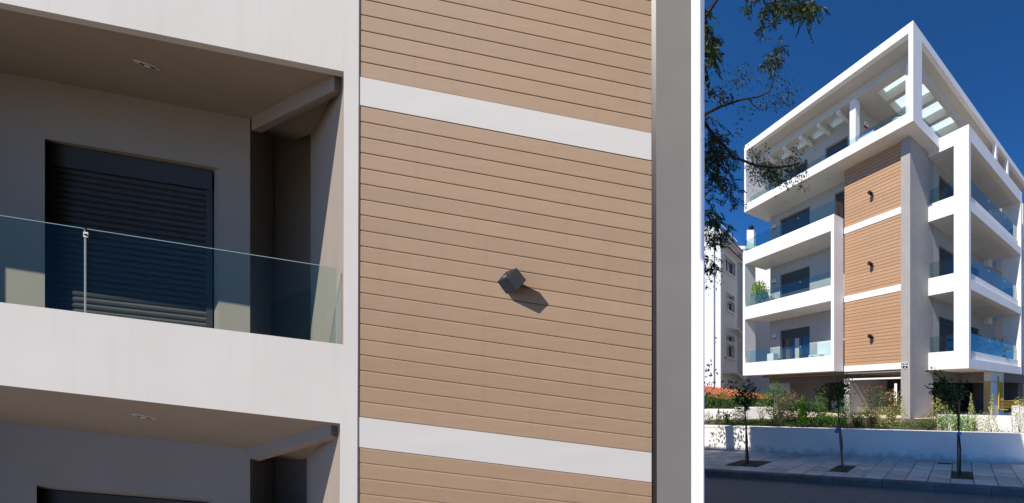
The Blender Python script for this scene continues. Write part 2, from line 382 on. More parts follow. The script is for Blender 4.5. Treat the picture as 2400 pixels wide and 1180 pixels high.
# balconies
KB = 0.50
def balcony(t0, back, name_y, ceil_z_k, door, beam_c, lower):
    f0, f1 = S(XL, t0(XL), .012), S(806, t0(806), .012)
    bk = lambda x: back[0] + back[1] * x
    b0, b1 = S(XL, bk(XL), KB), S(590, bk(590), KB)
    # ceiling plane through front edge and back edge
    pa, pb, pc = f0, f1, S(0, bk(0), KB)
    nn = (pb - pa).cross(pc - pa).normalized()
    if nn.z < 0: nn = -nn
    def onceil(px, k):
        q0 = S(px, 0, k); z = pa.z - (nn.x * (q0.x - pa.x) + nn.y * (q0.y - pa.y)) / nn.z
        return Vector((q0.x, q0.y, z))
    ce = [f0, f1, onceil(760, .45), onceil(600, 1.02), onceil(XL, 1.02)]
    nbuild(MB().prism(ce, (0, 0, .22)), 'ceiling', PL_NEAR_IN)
    # rear wall with the door opening
    zt = 30
    dl, dr_, dtl, dtr = door       # left x, right x, top y at left, top y at right
    bt = (lambda x: 1500) if lower else (lambda x: 950 + .1 * x)
    yb = lambda x: bk(x) - zt
    w = MB()
    w.hexa(kq([(XL, yb(XL)), (dl, yb(dl)), (dl, bt(dl)), (XL, bt(XL))], KB, KB + .1))
    w.hexa(kq([(dl, yb(dl)), (dr_, yb(dr_)), (dr_, dtr), (dl, dtl)], KB, KB + .1))
    w.hexa(kq([(dr_, yb(dr_)), (586, yb(586)), (586, bt(586)), (dr_, bt(dr_))], KB, KB + .1))
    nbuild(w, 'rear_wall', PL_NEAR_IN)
    # door jamb and head (the reveal of the opening)
    jx = dr_ - 18
    nbuild(MB().add([S(dr_, dtr, KB), S(dr_, bt(dr_), KB), S(jx, bt(jx), KB + .05), S(jx, dtr + 10, KB + .05), S(dr_ + 6, dtr - 4, KB + .01), S(dr_ + 6, bt(dr_ + 6), KB + .01), S(dr_ + 6, bt(dr_ + 6), KB + .09), S(dr_ + 6, dtr, KB + .09)],
                    [(0, 1, 2, 3), (4, 5, 6, 7), (0, 4, 7, 3), (0, 1, 5, 4), (3, 2, 6, 7)]), 'door_jamb', PL_NEAR_IN)
    nbuild(MB().hexa([S(dl - 4, dtl, KB + .002), S(dr_, dtr, KB + .002), S(jx, dtr + 10, KB + .05), S(dl - 4, dtl + 11, KB + .05),
                      S(dl - 4, dtl - 12, KB + .002), S(dr_, dtr - 12, KB + .002), S(jx, dtr - 6, KB + .05), S(dl - 4, dtl - 6, KB + .05)]), 'door_head', PL_NEAR_IN)
    # roller shutter: box, guide rail, slats
    sh = nbuild(MB().hexa(kq([(dl - 6, dtl + 8), (jx + 2, dtr + 8), (jx + 2, dtr + 52), (dl - 6, dtl + 59)], KB + .024, KB + .1)), 'shutter_box', SHUTTER_N)
    nbuild(MB().hexa(kq([(jx - 12, dtr + 52), (jx + 3, dtr + 53), (jx + 3, bt(jx + 3)), (jx - 12, bt(jx - 12))], KB + .027, KB + .1)), 'guide_rail', SHUTTER_N, sh)
    y0, y1 = dtl + 59, dtr + 51; stepl, stepr = 14.4, 13.6
    for i in range(30 if not lower else 8):
        a0, c0 = y0 + stepl * i, y1 + stepr * i
        mb = MB(); L, Rr = [], []
        for t, kk in ((0.0, .040), (0.05, .0365), (0.35, .0335), (0.7, .0335), (0.94, .0362), (0.985, .040)):
            L.append(S(dl - 4, a0 + stepl * t, KB + kk)); Rr.append(S(jx - 11, c0 + stepr * t, KB + kk))
        n = len(L); mb.add(L + Rr, [(j, j + 1, n + j + 1, n + j) for j in range(n - 1)])
        nbuild(mb, 'slat', SHUTTER_N, sh)
    # side: return wall, dark passage wall, pillar reveal
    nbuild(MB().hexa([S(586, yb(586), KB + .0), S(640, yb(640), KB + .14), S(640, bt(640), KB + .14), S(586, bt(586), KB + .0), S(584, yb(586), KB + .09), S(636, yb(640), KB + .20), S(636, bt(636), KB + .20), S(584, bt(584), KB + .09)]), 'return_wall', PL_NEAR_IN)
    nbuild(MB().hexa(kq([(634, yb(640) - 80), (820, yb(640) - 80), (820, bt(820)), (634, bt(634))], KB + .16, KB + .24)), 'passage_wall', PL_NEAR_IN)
    xr = 805 if not lower else 796
    xb = 728 if not lower else 719
    y_t = t0(xr) - 30
    nbuild(MB().hexa([S(xr, y_t, .022), S(xb, y_t - 20, .55), S(xb, bt(xb), .55), S(xr, bt(xr), .022), S(xr + 20, y_t, .03), S(xb + 40, y_t - 20, .55), S(xb + 40, bt(xb + 40), .55), S(xr + 20, bt(xr + 20), .03)]), 'pillar', PL_NEAR_IN)
    # beam from the pillar to the rear wall
    (ax, ay), (bx, by), dy0, dy1 = beam_c
    near_end = [S(bx, by - 30, .03), S(bx, by + dy1, .03), S(bx + 26, by - 30, .05), S(bx + 26, by + dy1 + 4, .05)]
    far_end = [S(ax, ay - 30, KB - .03), S(ax, ay + dy0, KB - .03), S(ax + 24, ay - 30, KB), S(ax + 23, ay + dy0 + 6, KB)]
    near_end = [f_.lerp(n_, .99) for f_, n_ in zip(far_end, near_end)]
    nbuild(MB().hexa([far_end[0], near_end[0], near_end[1], far_end[1], far_end[2], near_end[2], near_end[3], far_end[3]]), 'ceiling_beam', PL_NEAR_IN)
    # floor of the balcony, below the parapet's top
    return onceil
oc1 = balcony(top1, (169, .189), None, None, (105, 513, 325, 394), ((590, 281), (786, 177), 25, 34), False)
oc2 = balcony(top2, (991, .1009), None, None, (86, 500, 1138, 1172), ((585, 1050), (778, 990), 25, 32), True)
# floor slab between the two balconies
fl = [S(XL, par1(XL) + 60, .03), S(800, par1(800) + 60, .03), S(820, 830, 1.04), S(XL, 420, 1.04)]
def planar(pts):
    a, b, c = pts[:3]; nn = (b - a).cross(c - a); out = list(pts[:3])
    d = pts[3]; z = a.z - (nn.x * (d.x - a.x) + nn.y * (d.y - a.y)) / nn.z
    return out + [Vector((d.x, d.y, z))]
fl = [S(XL, par1(XL) + 40, .03), S(800, par1(800) + 40, .03)]
e1 = oc2(800, 1.02) + Vector((0, 0, .42)); e2 = oc2(XL, 1.02) + Vector((0, 0, .42))
nbuild(MB().prism([fl[0], fl[1], e1, e2], (0, 0, -.12)), 'balcony_floor', PL_NEAR_IN)
# downlights in the two ceilings
for oc, px, py in ((oc1, 346, 153), (oc2, 339.5, 976)):
    best = min((abs(CY - (oc(px, k).z - EYE) / oc(px, k).y * FPX - py), k) for k in np.linspace(.05, .58, 200))[1]
    c = oc(px, best)
    tx = (oc(px + 20, best) - oc(px - 20, best)).normalized(); ty = (oc(px, best + .05) - oc(px, best - .05)).normalized(); az = tx.cross(ty).normalized()
    if az.z > 0: az = -az
    ax = Vector((1, 0, 0)); ax = (ax - az * ax.dot(az)).normalized(); ay = az.cross(ax)
    def disc(r0, r1, h0, h1, nm, m, par):
        mb = MB(); n = 24
        vs = [c + (ax * math.cos(2 * math.pi * i / n) + ay * math.sin(2 * math.pi * i / n)) * r + az * h for r, h in ((r0, h0), (r1, h1)) for i in range(n)]
        mb.add(vs, [(i, (i + 1) % n, n + (i + 1) % n, n + i) for i in range(n)] + [tuple(range(n, 2 * n))])
        return nbuild(mb, nm, m, par)
    d = disc(.068, .060, .001, .010, 'downlight', BAND_NEAR, nb)
    d2 = disc(.042, .041, .0101, .012, 'reflector', CHARCOAL, d); disc(.017, .014, .0121, .018, 'bulb', PVCW, d)
# glass railing
gtop = lambda x: 506 + .1563 * x
GK = .030
for x0, x1 in ((XL + 20, -420), (-414, 197), (203.5, 787)):
    gp = nbuild(MB().hexa(kq([(x0, gtop(x0)), (x1, gtop(x1)), (x1, par1(x1) + 18), (x0, par1(x0) + 18)], GK, GK + .0035)), 'glass_panel', GLASS_NEAR)
    nbuild(MB().hexa(kq([(x0, gtop(x0) - 1.6), (x1, gtop(x1) - 1.6), (x1, gtop(x1) - .1), (x0, gtop(x0) - .1)], GK, GK + .0035)), 'polished_edge', GEDGE, gp)
    if x1 > 100: nbuild(MB().hexa(kq([(x1 + .1, gtop(x1)), (x1 + 2, gtop(x1)), (x1 + 2, par1(x1) + 15), (x1 + .1, par1(x1) + 15)], GK, GK + .0035)), 'polished_edge', GEDGE, gp)
nbuild(MB().hexa([S(606, 724, .66), S(727, 674, .50), S(727, 830, .50), S(606, 830, .66), S(607, 724, .667), S(728, 674, .507), S(728, 830, .507), S(607, 830, .667)]), 'glass_panel', GLASS_NEAR)
cl = nbuild(MB().hexa(kq([(195, 543), (207, 545), (207, 558), (195, 556)], GK - .008, GK + .009)), 'glass_clamp', PL_NEAR, bevel=.003)
nbuild(MB().tube([S(201, 550.5, GK - .010), S(201, 550.5, GK - .007)], .008, 12), 'screw', CHARCOAL, cl)
nbuild(MB().hexa(kq([(198.8, 558), (202, 558.5), (202, par1(200) + 10), (198.8, par1(200) + 10)], GK, GK + .003)), 'glass_seal', PIER_NEAR)
# outer walls and roof so that the block is closed behind
z = 0
C1 = S(1650, 0, .02); C1.z = 0
def P2(x, y): return Vector((x, y, 0))
bR = Vector((-2.2, 4.75, 0)); bM = st(-10.9, 4.25); bL = S(XL - 60, 0, 1.08); bL.z = 0; bS = S(XL - 60, 0, .02); bS.z = 0
def thin(a, b, z0, z1, t=.12):
    d = (b - a); d.z = 0; nrm = Vector((-d.y, d.x, 0)).normalized() * t
    return MB().hexa([a + Vector((0, 0, z0)), b + Vector((0, 0, z0)), b + nrm + Vector((0, 0, z0)), a + nrm + Vector((0, 0, z0)),
                      a + Vector((0, 0, z1)), b + Vector((0, 0, z1)), b + nrm + Vector((0, 0, z1)), a + nrm + Vector((0, 0, z1))])
for a, b in ((C1 + Vector((-.03, .04, 0)), bR), (bR, bM), (bM, bL), (bL, bS)):
    nbuild(thin(a, b, 0, HT), 'outer_wall', PL_NEAR)
rf = [C1 + Vector((-.06, .0, HT - .2)), bR + Vector((0, 0, HT - .2)), bM + Vector((0, 0, HT - .2)), bL + Vector((0, 0, HT - .2)), bS + Vector((0, 0, HT - .2))]
nbuild(MB().prism(rf, (0, 0, .18)), 'roof_slab', PL_NEAR)
# unseen block added above the roof; it shades the street and garden wall
us = [st(-7.5, 1.35), st(-2.38, 3.04), st(-2.38, 3.65), st(-7.5, 3.65)]
nbuild(MB().prism([p + Vector((0, 0, HT - .02)) for p in us], (0, 0, 7.72 - HT)), 'shade_block', PL_NEAR)
sl = (SH.dot(TE)) / (SH.dot(TN))                # unseen slab added to shade the street; left side follows the sun's azimuth
us = [st(-2.375, 3.05), st(-2.375 - sl * 3.05, .0), st(-.28, .0), st(-.28, 3.65), st(-2.375, 3.65)]
nbuild(MB().prism([p + Vector((0, 0, HT + .15)) for p in us], (0, 0, 7.70 - HT - .16)), 'shade_slab', PL_NEAR)

# wall lamp on the boards
def near_lamp():
    root = empty('wall_lamp', F(1185, 662, 0), 'square charcoal wall lamp on the large tan board wall', 'lamp')
    off = Vector((-24.5, 9))
    fpts = [(1211, 628), (1234, 657), (1211, 681), (1190, 652)]
    k1 = -.034
    mb = MB().hexa([S(x, y, k1) for x, y in fpts] + [S(x - 24.5, y + 9, -.008) for x, y in fpts])
    mb.build('housing', CHARCOAL, root, world=True, bevel=.002)
    bx = [(1186, 641), (1207, 668), (1186, 690), (1167, 663)]
    cx_, cy_ = 1187, 664
    MB().hexa([S(cx_ + (x - cx_) * .5, cy_ + (y - cy_) * .5, -.009) for x, y in bx] + [S(cx_ + (x - cx_) * .5, cy_ + (y - cy_) * .5, .004) for x, y in bx]).build('bracket', CHARCOAL, root, world=True)
    # lens slot on the upper left side of the housing
    a, b, c, d = S(1211, 628, k1), S(1190, 652, k1), S(1165.5, 661, -.008), S(1186.5, 637, -.008)
    def uv(u, v, h):
        p = a * (1 - u) * (1 - v) + b * u * (1 - v) + c * u * v + d * (1 - u) * v
        nn = (b - a).cross(d - a).normalized()
        if (p + nn * .1 - S(1200, 660, -.02)).length < (p - nn * .1 - S(1200, 660, -.02)).length: nn = -nn
        return p + nn * h
    sq = [(.22, .3), (.78, .3), (.78, .7), (.22, .7)]
    MB().hexa([uv(u, v, .0025) for u, v in sq] + [uv(u, v, -.002) for u, v in sq]).build('lens', PANE, root, world=True)
    sq = [(.6, .38), (.76, .38), (.76, .66), (.6, .66)]
    MB().hexa([uv(u, v, .004) for u, v in sq] + [uv(u, v, .001) for u, v in sq]).build('reflector', STEEL, root, world=True)
near_lamp()

# ================================================================== CORNER APARTMENT BUILDING (right): local x = q, y = p
OB = Vector((1.862, 15.3, 0)); BA = math.atan2(0.769, 0.6395)
AV = Vector((-0.769, 0.6395, 0)); BV = Vector((0.6395, 0.769, 0))
def W(q, p, z): return OB + BV * q + AV * p + Vector((0, 0, z))
ab = empty('apartment_building', OB, 'white corner apartment building with framed balconies and a tan board panel', 'building', rz=BA)
def part(mb, name, m, parent=None, bevel=0): return mb.build(name, m, parent or ab, bevel=bevel)
Z1, Z2, Z3, Z4 = 2.81, 6.06, 9.29, 12.31
PT = .72
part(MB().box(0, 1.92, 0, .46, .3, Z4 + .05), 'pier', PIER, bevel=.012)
# tan board panel
part(MB().box(.12, .5, .46, 3.75, Z1 + .02, Z4 + .05), 'panel_wall', DARK_TRIM)
def boards(za, zb, n):
    h = (zb - za) / n
    me_ = MB().hexa([(.12, .465, .006), (.12, 3.70, .006), (.065, 3.70, .006), (.065, .465, .006), (.12, .465, h - .006), (.12, 3.70, h - .006), (.072, 3.70, h - .006), (.072, .465, h - .006)]).mesh('board')
    for i in range(n):
        o = link_mesh('board', me_, TAN, ab); o.location = (0, 0, za + h * i)
boards(3.07, 6.07, 20); boards(6.35, 9.30, 20); boards(9.58, Z4 + .02, 18)
for za, zb in ((2.80, 3.07), (6.07, 6.35), (9.30, 9.58)):
    part(MB().box(.05, .125, .462, 3.705, za, zb), 'band', WHITE)
# left balcony box
F0 = -.63
fl_holes = [(3.91, 10.95, Z1 + PT, Z2), (3.91, 10.95, Z2 + PT, Z3)]
part(MB().wall('y', 3.71, 11.15, Z1, Z3 + PT, F0, F0 + .2, fl_holes), 'balcony_frame', WHITE)
part(MB().box(F0 + .2, -.0, 3.712, 3.91, Z1, Z3 + PT), 'balcony_side', WHITE)
part(MB().box(F0 + .2, .1, 10.95, 11.148, Z1, Z3 + PT), 'balcony_side', WHITE)
for zz in (Z1, Z2, Z3):
    part(MB().box(F0 + .2, .80, 3.912, 10.948, zz + .002, zz + .26), 'balcony_slab', WHITE)
CREAM = mat('cream_plaster', (0.46, 0.425, 0.365), 0.85, 0.04, 1.5, 0.08, 90)
FLOORT = mat('floor_tile', (0.20, 0.185, 0.165), 0.6, 0.08, 6, per_obj=.05)
for zz in (Z1, Z2, Z3): part(MB().box(F0 + .202, .748, 3.914, 10.946, zz + .262, zz + .275), 'balcony_floor', FLOORT)
# rear wall behind the left balconies
doors = []
for zz in (Z1, Z2, Z3): doors.append((6.9, 9.46, zz + .26, zz + 2.62))
doors.append((3.95, 5.0, Z3 + .26, Z3 + 2.62))
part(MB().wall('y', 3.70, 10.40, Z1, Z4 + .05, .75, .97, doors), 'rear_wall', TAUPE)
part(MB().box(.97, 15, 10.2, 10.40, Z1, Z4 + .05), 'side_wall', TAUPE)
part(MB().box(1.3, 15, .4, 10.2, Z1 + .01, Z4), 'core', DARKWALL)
def window(q, p0, p1, z0, z1, drop, open_bits=None):
    """roller shutter window facing -q"""
    w = part(MB().box(q + .12, q + .17, p0, p1, z1 - .35, z1), 'shutter_box', SHUTTER)
    if drop > 0: part(MB().box(q + .14, q + .16, p0, p1, z1 - .35 - drop, z1 - .352), 'shutter', SHUTTER, w)
    n = 3; zt = z1 - .352 - drop
    if zt - z0 > .1:
        for i in range(n):
            a = p0 + (p1 - p0) * i / n; b = p0 + (p1 - p0) * (i + 1) / n
            part(MB().wall('y', a + .003, b - .003, z0, zt, q + .15, q + .2, [(a + .06, b - .06, z0 + .08, zt - .06)]), 'casement', FRAMEM, w)
            part(MB().box(q + .17, q + .18, a + .05, b - .05, z0 + .06, zt - .05), 'pane', PANE, w)
        if open_bits:
            for a, b, m in open_bits: part(MB().box(q + .155, q + .166, a, b, z0 + .1, zt - .08), 'curtain', m, w)
window(.75, 6.9, 9.46, Z1 + .26, Z1 + 2.62, .12, [(8.75, 9.1, WOOD), (7.95, 8.3, CURTAIN)])
window(.75, 6.9, 9.46, Z2 + .26, Z2 + 2.62, 1.95)
window(.75, 6.9, 9.46, Z3 + .26, Z3 + 2.62, 1.0)
window(.75, 3.95, 5.0, Z3 + .26, Z3 + 2.62, .2)
# top storey frame
E0 = -.545
part(MB().wall('y', E0, 11.0, Z4, 16.18, F0, F0 + .2, [(-.33, 10.82, 12.73, 15.82)]), 'top_frame', WHITE)
part(MB().wall('x', F0 + .2, 14.0, Z4, 16.18, E0, E0 + .2, [(.03, 8.0, 12.73, 15.85), (8.25, 9.9, 12.73, 15.85), (10.15, 13.8, 12.73, 15.85)]), 'top_frame_side', WHITE)
part(MB().box(F0 + .2, .95, 10.82, 10.998, Z4, 16.18), 'end_wall', WHITE)
part(MB().box(F0 + .2, 14, E0 + .2, 10.82, Z4 + .002, Z4 + .3), 'floor_slab', WHITE)
part(MB().box(F0 + .2, 13.8, E0 + .202, 10.818, Z4 + .301, Z4 + .315), 'terrace_floor', FLOORT)
SOFFIT = mat('soffit_plaster', (0.56, 0.53, 0.48), 0.85, 0.03, 1.5, 0.08, 90)
SKY = [(.50, 1.18, .22, 2.08), (1.40, 2.45, .22, 2.08), (2.69, 3.75, .22, 2.08), (3.97, 5.0, .22, 2.08), (5.3, 6.3, .22, 2.08)]
SKY += [(.45, .94, a, a + .92) for a in (4.42, 5.80, 7.18, 8.56)]
part(MB().wall('z', F0 + .2, 14.0, E0 + .2, 10.82, 15.82, 16.1, SKY), 'roof_slab', SOFFIT)
part(MB().wall('z', .12, 13.9, .02, 10.80, 15.42, 15.819, SKY), 'ceiling', SOFFIT)
for a, b, c, d in SKY:
    gz = 15.52 if c > 3 else 15.86
    part(MB().box(a + .003, b - .003, c + .003, d - .003, gz, gz + .02), 'skylight', SKYGLASS)
for a in (4.42 - .23, 5.80 - .23, 7.18 - .23, 8.56 - .23, 9.7):
    part(MB().box(.13, .95, a - .1, a + .1, 15.26, 15.418), 'ceiling_joist', WHITE)
part(MB().box(.12, .42, 3.06, 3.42, Z4 + .3, 15.42), 'column', WHITE)
part(MB().box(.13, .38, .03, .30, Z4 + .3, 15.42), 'column', WHITE)
# penthouse rooms
part(MB().wall('y', 3.42, 10.80, Z4 + .3, 15.42, .95, 1.15, [(4.3, 5.9, 12.65, 14.7), (7.3, 9.1, 12.65, 14.7)]), 'penthouse_wall', CREAM)
part(MB().box(.42, 9.0, 3.2, 3.40, Z4 + .3, 15.42), 'penthouse_wall', CREAM)
part(MB().box(1.4, 13.5, 3.5, 10.6, Z4 + .3, 15.42), 'core', DARKWALL)
window(.95, 4.3, 5.9, 12.65, 14.7, .9); window(.95, 7.3, 9.1, 12.65, 14.7, .9)
part(MB().box(8.6, 13.9, -.1, 3.2, Z4 + .3, 15.42), 'penthouse_wall', TAUPE)
sh = part(MB().box(8.4, 9.8, -.2, -.15, 12.75, 15.4), 'shutter', SHUTTER)
# right balcony box
RP = -1.87
n1h = [(-1.21, .0, Z1 + PT + .03, Z2), (-1.21, .0, Z2 + PT + .03, Z3), (-1.21, .0, Z3 + PT + .03, 12.13)]
part(MB().wall('y', RP, -.0, Z1, 12.73, 1.47, 1.67, n1h), 'balcony_frame', WHITE)
for zz in (Z1, Z2, Z3):
    part(MB().box(1.67, 8.1, RP + .004, RP + .2, zz, zz + .40), 'slab_edge', WHITE)
    part(MB().box(2.02, 8.1, RP + .13, RP + .27, zz + .402, zz + .76), 'curb', WHITE)
    part(MB().box(1.672, 8.1, RP + .202, -.0, zz + .002, zz + .25), 'balcony_slab', WHITE)
    part(MB().box(7.6, 8.1, -.30, -.0, zz + 2.85, zz + 3.24) if zz < Z3 else MB().box(7.6, 8.1, -.3, 0, 11.9, 12.1), 'ceiling_beam', WHITE)
for zz in (Z1, Z2, Z3): part(MB().box(1.68, 8.09, RP + .28, -.002, zz + .252, zz + .265), 'balcony_floor', FLOORT)
part(MB().box(1.67, 8.1, RP + .004, RP + .2, 12.13, 12.73), 'slab_edge', WHITE)
part(MB().box(1.672, 8.1, RP + .202, E0 - .002, 12.132, 12.5), 'balcony_roof', WHITE)
part(MB().box(1.672, 8.1, E0, -.0, 12.132, Z4 - .003), 'balcony_roof', WHITE)
part(MB().box(8.102, 8.3, RP, -.85, Z1, 12.73), 'balcony_side', WHITE)
# next balcony box further along the right facade
for zz in (Z1, Z2, Z3):
    part(MB().box(9.4, 14, RP + .3, 0, zz, zz + .75), 'balcony_slab', WHITE)
part(MB().box(9.4, 9.6, RP + .3, -.6, Z1, 12.7), 'balcony_side', WHITE)
wh = []
for zz in (Z1, Z2, Z3): wh += [(2.45, 4.5, zz + .25, zz + 2.5), (5.6, 7.0, zz + .25, zz + 2.5)]
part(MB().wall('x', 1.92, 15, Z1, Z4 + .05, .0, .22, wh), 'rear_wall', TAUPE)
for a, b, c, d in wh:
    w = part(MB().box(a, b, .12, .17, d - .32, d), 'shutter_box', SHUTTER)
    part(MB().box(a + .02, b - .02, .14, .16, c, d - .322), 'shutter', SHUTTER, w)
# glass railings
def gpanel(*b): return part(MB().box(*b), 'glass_panel', GLASS)
for zz in (Z1, Z2):
    for a, b in ((3.93, 6.16), (6.18, 8.50), (8.52, 10.93)):
        gpanel(F0 + .09, F0 + .102, a, b, zz + PT - .02, zz + PT + .68)
        if a > 4: part(MB().box(F0 + .075, F0 + .118, a - .025, a + .005, zz + PT + .55, zz + PT + .63), 'glass_clamp', STEEL)
    gpanel(F0 + .22, .05, 10.97, 10.982, zz + PT - .3, zz + PT + .5)
for a, b in ((3.74, 6.3), (6.32, 8.7), (8.72, 11.10)):
    gpanel(F0 + .09, F0 + .102, a, b, Z3 + PT - .02, Z3 + PT + .70)
    if a > 4: part(MB().box(F0 + .075, F0 + .118, a - .025, a + .005, Z3 + PT + .57, Z3 + PT + .65), 'glass_clamp', STEEL)
gpanel(F0 + .11, .04, 3.74, 3.752, Z3 + PT - .02, Z3 + PT + .70)
gpanel(F0 + .11, .7, 11.06, 11.072, Z3 + PT - .02, Z3 + PT + .70)
for a, b in ((-.31, 2.2), (2.22, 4.7), (4.72, 7.2), (7.22, 10.8)):
    gpanel(F0 + .26, F0 + .272, a, b, 12.6, 13.22)
    if a > 0: part(MB().box(F0 + .25, F0 + .285, a - .025, a + .005, 13.05, 13.13), 'glass_clamp', STEEL)
gpanel(.05, 1.4, E0 + .25, E0 + .262, 12.6, 13.22); gpanel(1.42, 7.9, E0 + .25, E0 + .262, 12.6, 13.22)
for zz in (Z1, Z2, Z3):
    for a, b in ((1.74, 4.1), (4.12, 6.2), (6.22, 8.05)):
        gpanel(a, b, RP + .20, RP + .212, zz + .70, zz + 1.52)
        if a > 2: part(MB().box(a - .025, a + .005, RP + .18, RP + .225, zz + 1.35, zz + 1.43), 'glass_clamp', STEEL)
    gpanel(1.56, 1.572, -1.20, -.02, zz + PT, zz + PT + .72)
    gpanel(1.45 + 6.62, 1.45 + 6.632, RP + .25, -.95, zz + .7, zz + 1.52)
# downlights under the slabs
dlm = None
def dl(q, p, z):
    global dlm
    if dlm is None:
        mb = MB(); n = 12
        ring_ = [(math.cos(2 * math.pi * i / n), math.sin(2 * math.pi * i / n)) for i in range(n)]
        mb.add([(x * .07, y * .07, 0) for x, y in ring_] + [(x * .055, y * .055, -.014) for x, y in ring_], [(i, (i + 1) % n, n + (i + 1) % n, n + i) for i in range(n)] + [tuple(range(n, 2 * n))])
        dlm = mb.mesh('downlight')
    o = link_mesh('downlight', dlm, CHARCOAL if False else STEEL, ab); o.location = (q, p, z)
for zz in (Z2, Z3): [dl(.12, p, zz + .001) for p in (4.6, 6.1, 7.7, 9.4)]
[dl(.1, p, Z4 + .001) for p in (4.8, 6.5, 8.2, 9.9)]
for zz in (Z2, Z3): [dl(q, -.95, zz + .001) for q in (2.7, 3.9, 5.1)]
[dl(q, -.95, 12.131) for q in (2.4, 3.5, 4.7)]
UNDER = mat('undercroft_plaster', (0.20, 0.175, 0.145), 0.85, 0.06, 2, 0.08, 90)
# open ground storey
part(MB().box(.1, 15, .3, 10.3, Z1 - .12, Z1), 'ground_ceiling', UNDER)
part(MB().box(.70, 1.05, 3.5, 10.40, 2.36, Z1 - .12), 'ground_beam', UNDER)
part(MB().box(.70, 1.05, 10.05, 10.40, .3, 2.36), 'column', WHITE)
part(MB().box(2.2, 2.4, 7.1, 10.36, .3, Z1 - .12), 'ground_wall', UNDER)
part(MB().box(2.4, 4.5, 7.1, 7.3, .3, Z1 - .12), 'ground_wall', DARKWALL)
part(MB().box(.05, .42, 3.36, 3.72, .3, 2.47), 'column', PIER)
part(MB().box(.04, .12, .46, 3.36, 2.40, 2.47), 'lintel', WHITE)
part(MB().box(.42, 3.0, 3.36, 3.6, .3, 2.47), 'ground_wall', PIER)
part(MB().wall('y', 2.4, 6.9, .3, Z1 - .12, 5.0, 5.2, [(4.12, 4.45, .9, 2.35)]), 'ground_wall', DARKWALL)
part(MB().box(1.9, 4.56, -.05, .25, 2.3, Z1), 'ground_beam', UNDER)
part(MB().box(4.56, 6.2, -1.62, -1.25, .3, Z1), 'column', WHITE)
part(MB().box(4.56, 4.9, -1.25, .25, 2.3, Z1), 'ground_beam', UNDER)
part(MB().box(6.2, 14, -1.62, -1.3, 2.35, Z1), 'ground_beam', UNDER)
part(MB().box(8.5, 8.7, -1.6, 6, .3, Z1), 'ground_wall', DARKWALL)
part(MB().box(6.2, 14, -.2, 0, .3, Z1), 'ground_wall', DARKWALL)
ut = part(MB().box(6.0, 6.3, .9, 2.0, .7, 1.9), 'utility_cabinet', WOOD)
part(MB().box(.3, 15, -1.4, 10.2, .2, .74), 'ground_floor', PAVER)
# gas pipes on the column
gp_ = empty('gas_pipes', W(5.3, -1.65, GZ), 'bunch of yellow gas pipes bending down a column by the garage', 'pipes', rz=BA)
def pip(pts, r): MB().tube([(q - 5.3, p + 1.65, z - GZ) for q, p, z in pts], r, 6).build('pipe', YELLOW, gp_)
for i in range(6): pip([(5.45 + i * .09, -1.66, 2.32), (5.45 + i * .09, -1.66, 1.45 - .07 * (5 - i)), (5.5 + i * .09, -1.66, 1.38 - .07 * (5 - i)), (9.5, -1.66, 1.40 - .07 * (5 - i))], .018)
pip([(5.28, -1.69, 2.62), (5.28, -1.69, 1.0), (5.34, -1.69, .95), (6.6, -1.69, .93)], .036)
pip([(6.02, -1.66, 2.66), (6.02, -1.66, 1.5)], .012)
for i in range(6): pip([(4.53, -1.56 + i * .06, 2.3), (4.53, -1.56 + i * .06, .8)], .016)
pip([(4.53, -1.0, 2.33), (4.53, -1.66, 2.33), (5.95, -1.66, 2.33)], .02)
for zq in (2.05, 1.42): pip([(5.38, -1.672, zq), (6.1, -1.672, zq)], .014)
# street sign on the pier
sg = empty('street_sign', W(-.005, .23, 2.93), 'small dark street name plate with white border on the grey pier', 'sign', rz=BA)
MB().box(-.012, 0, -.15, .15, -.145, .145).build('plate', PVCW, sg, bevel=.004)
MB().box(-.015, -.0121, -.128, .128, -.122, .122).build('field', CHARCOAL, sg)
for zt, segs in ((.075, ((-.075, -.04), (-.03, .0), (.01, .04), (.05, .075))), (.005, ((-.11, -.09), (-.07, -.05), (-.04, -.02), (-.012, .01), (.02, .04), (.05, .07), (.08, .11))), (-.075, ((-.025, -.003), (.004, .026)))):
    for a, b in segs: MB().box(-.0165, -.0151, -b, -a, zt - .022, zt + .022).build('lettering', PVCW, sg)

# wall lamps on the tan panel
def lamp(z, label):
    r = empty('wall_lamp', W(.065, 2.03, z), label, 'lamp', 'wall lamps up the tan panel', rz=BA)
    mb = MB().box(-.23, -.05, -.075, .075, -.075, .075); o = mb.build('housing', CHARCOAL, r, bevel=.004)
    o.rotation_euler = (R(40), 0, 0)
    MB().box(-.05, .0, -.035, .035, -.035, .035).build('bracket', CHARCOAL, r)
    o2 = MB().box(-.19, -.09, -.04, .04, .0755, .079).build('lens', PANE, r); o2.rotation_euler = (R(40), 0, 0)
for z_, lb in ((10.62, 'topmost charcoal cube lamp on the tan panel of the corner building'), (7.50, 'middle charcoal cube lamp on the tan panel of the corner building'), (4.30, 'lowest charcoal cube lamp on the tan panel of the corner building')): lamp(z_, lb)
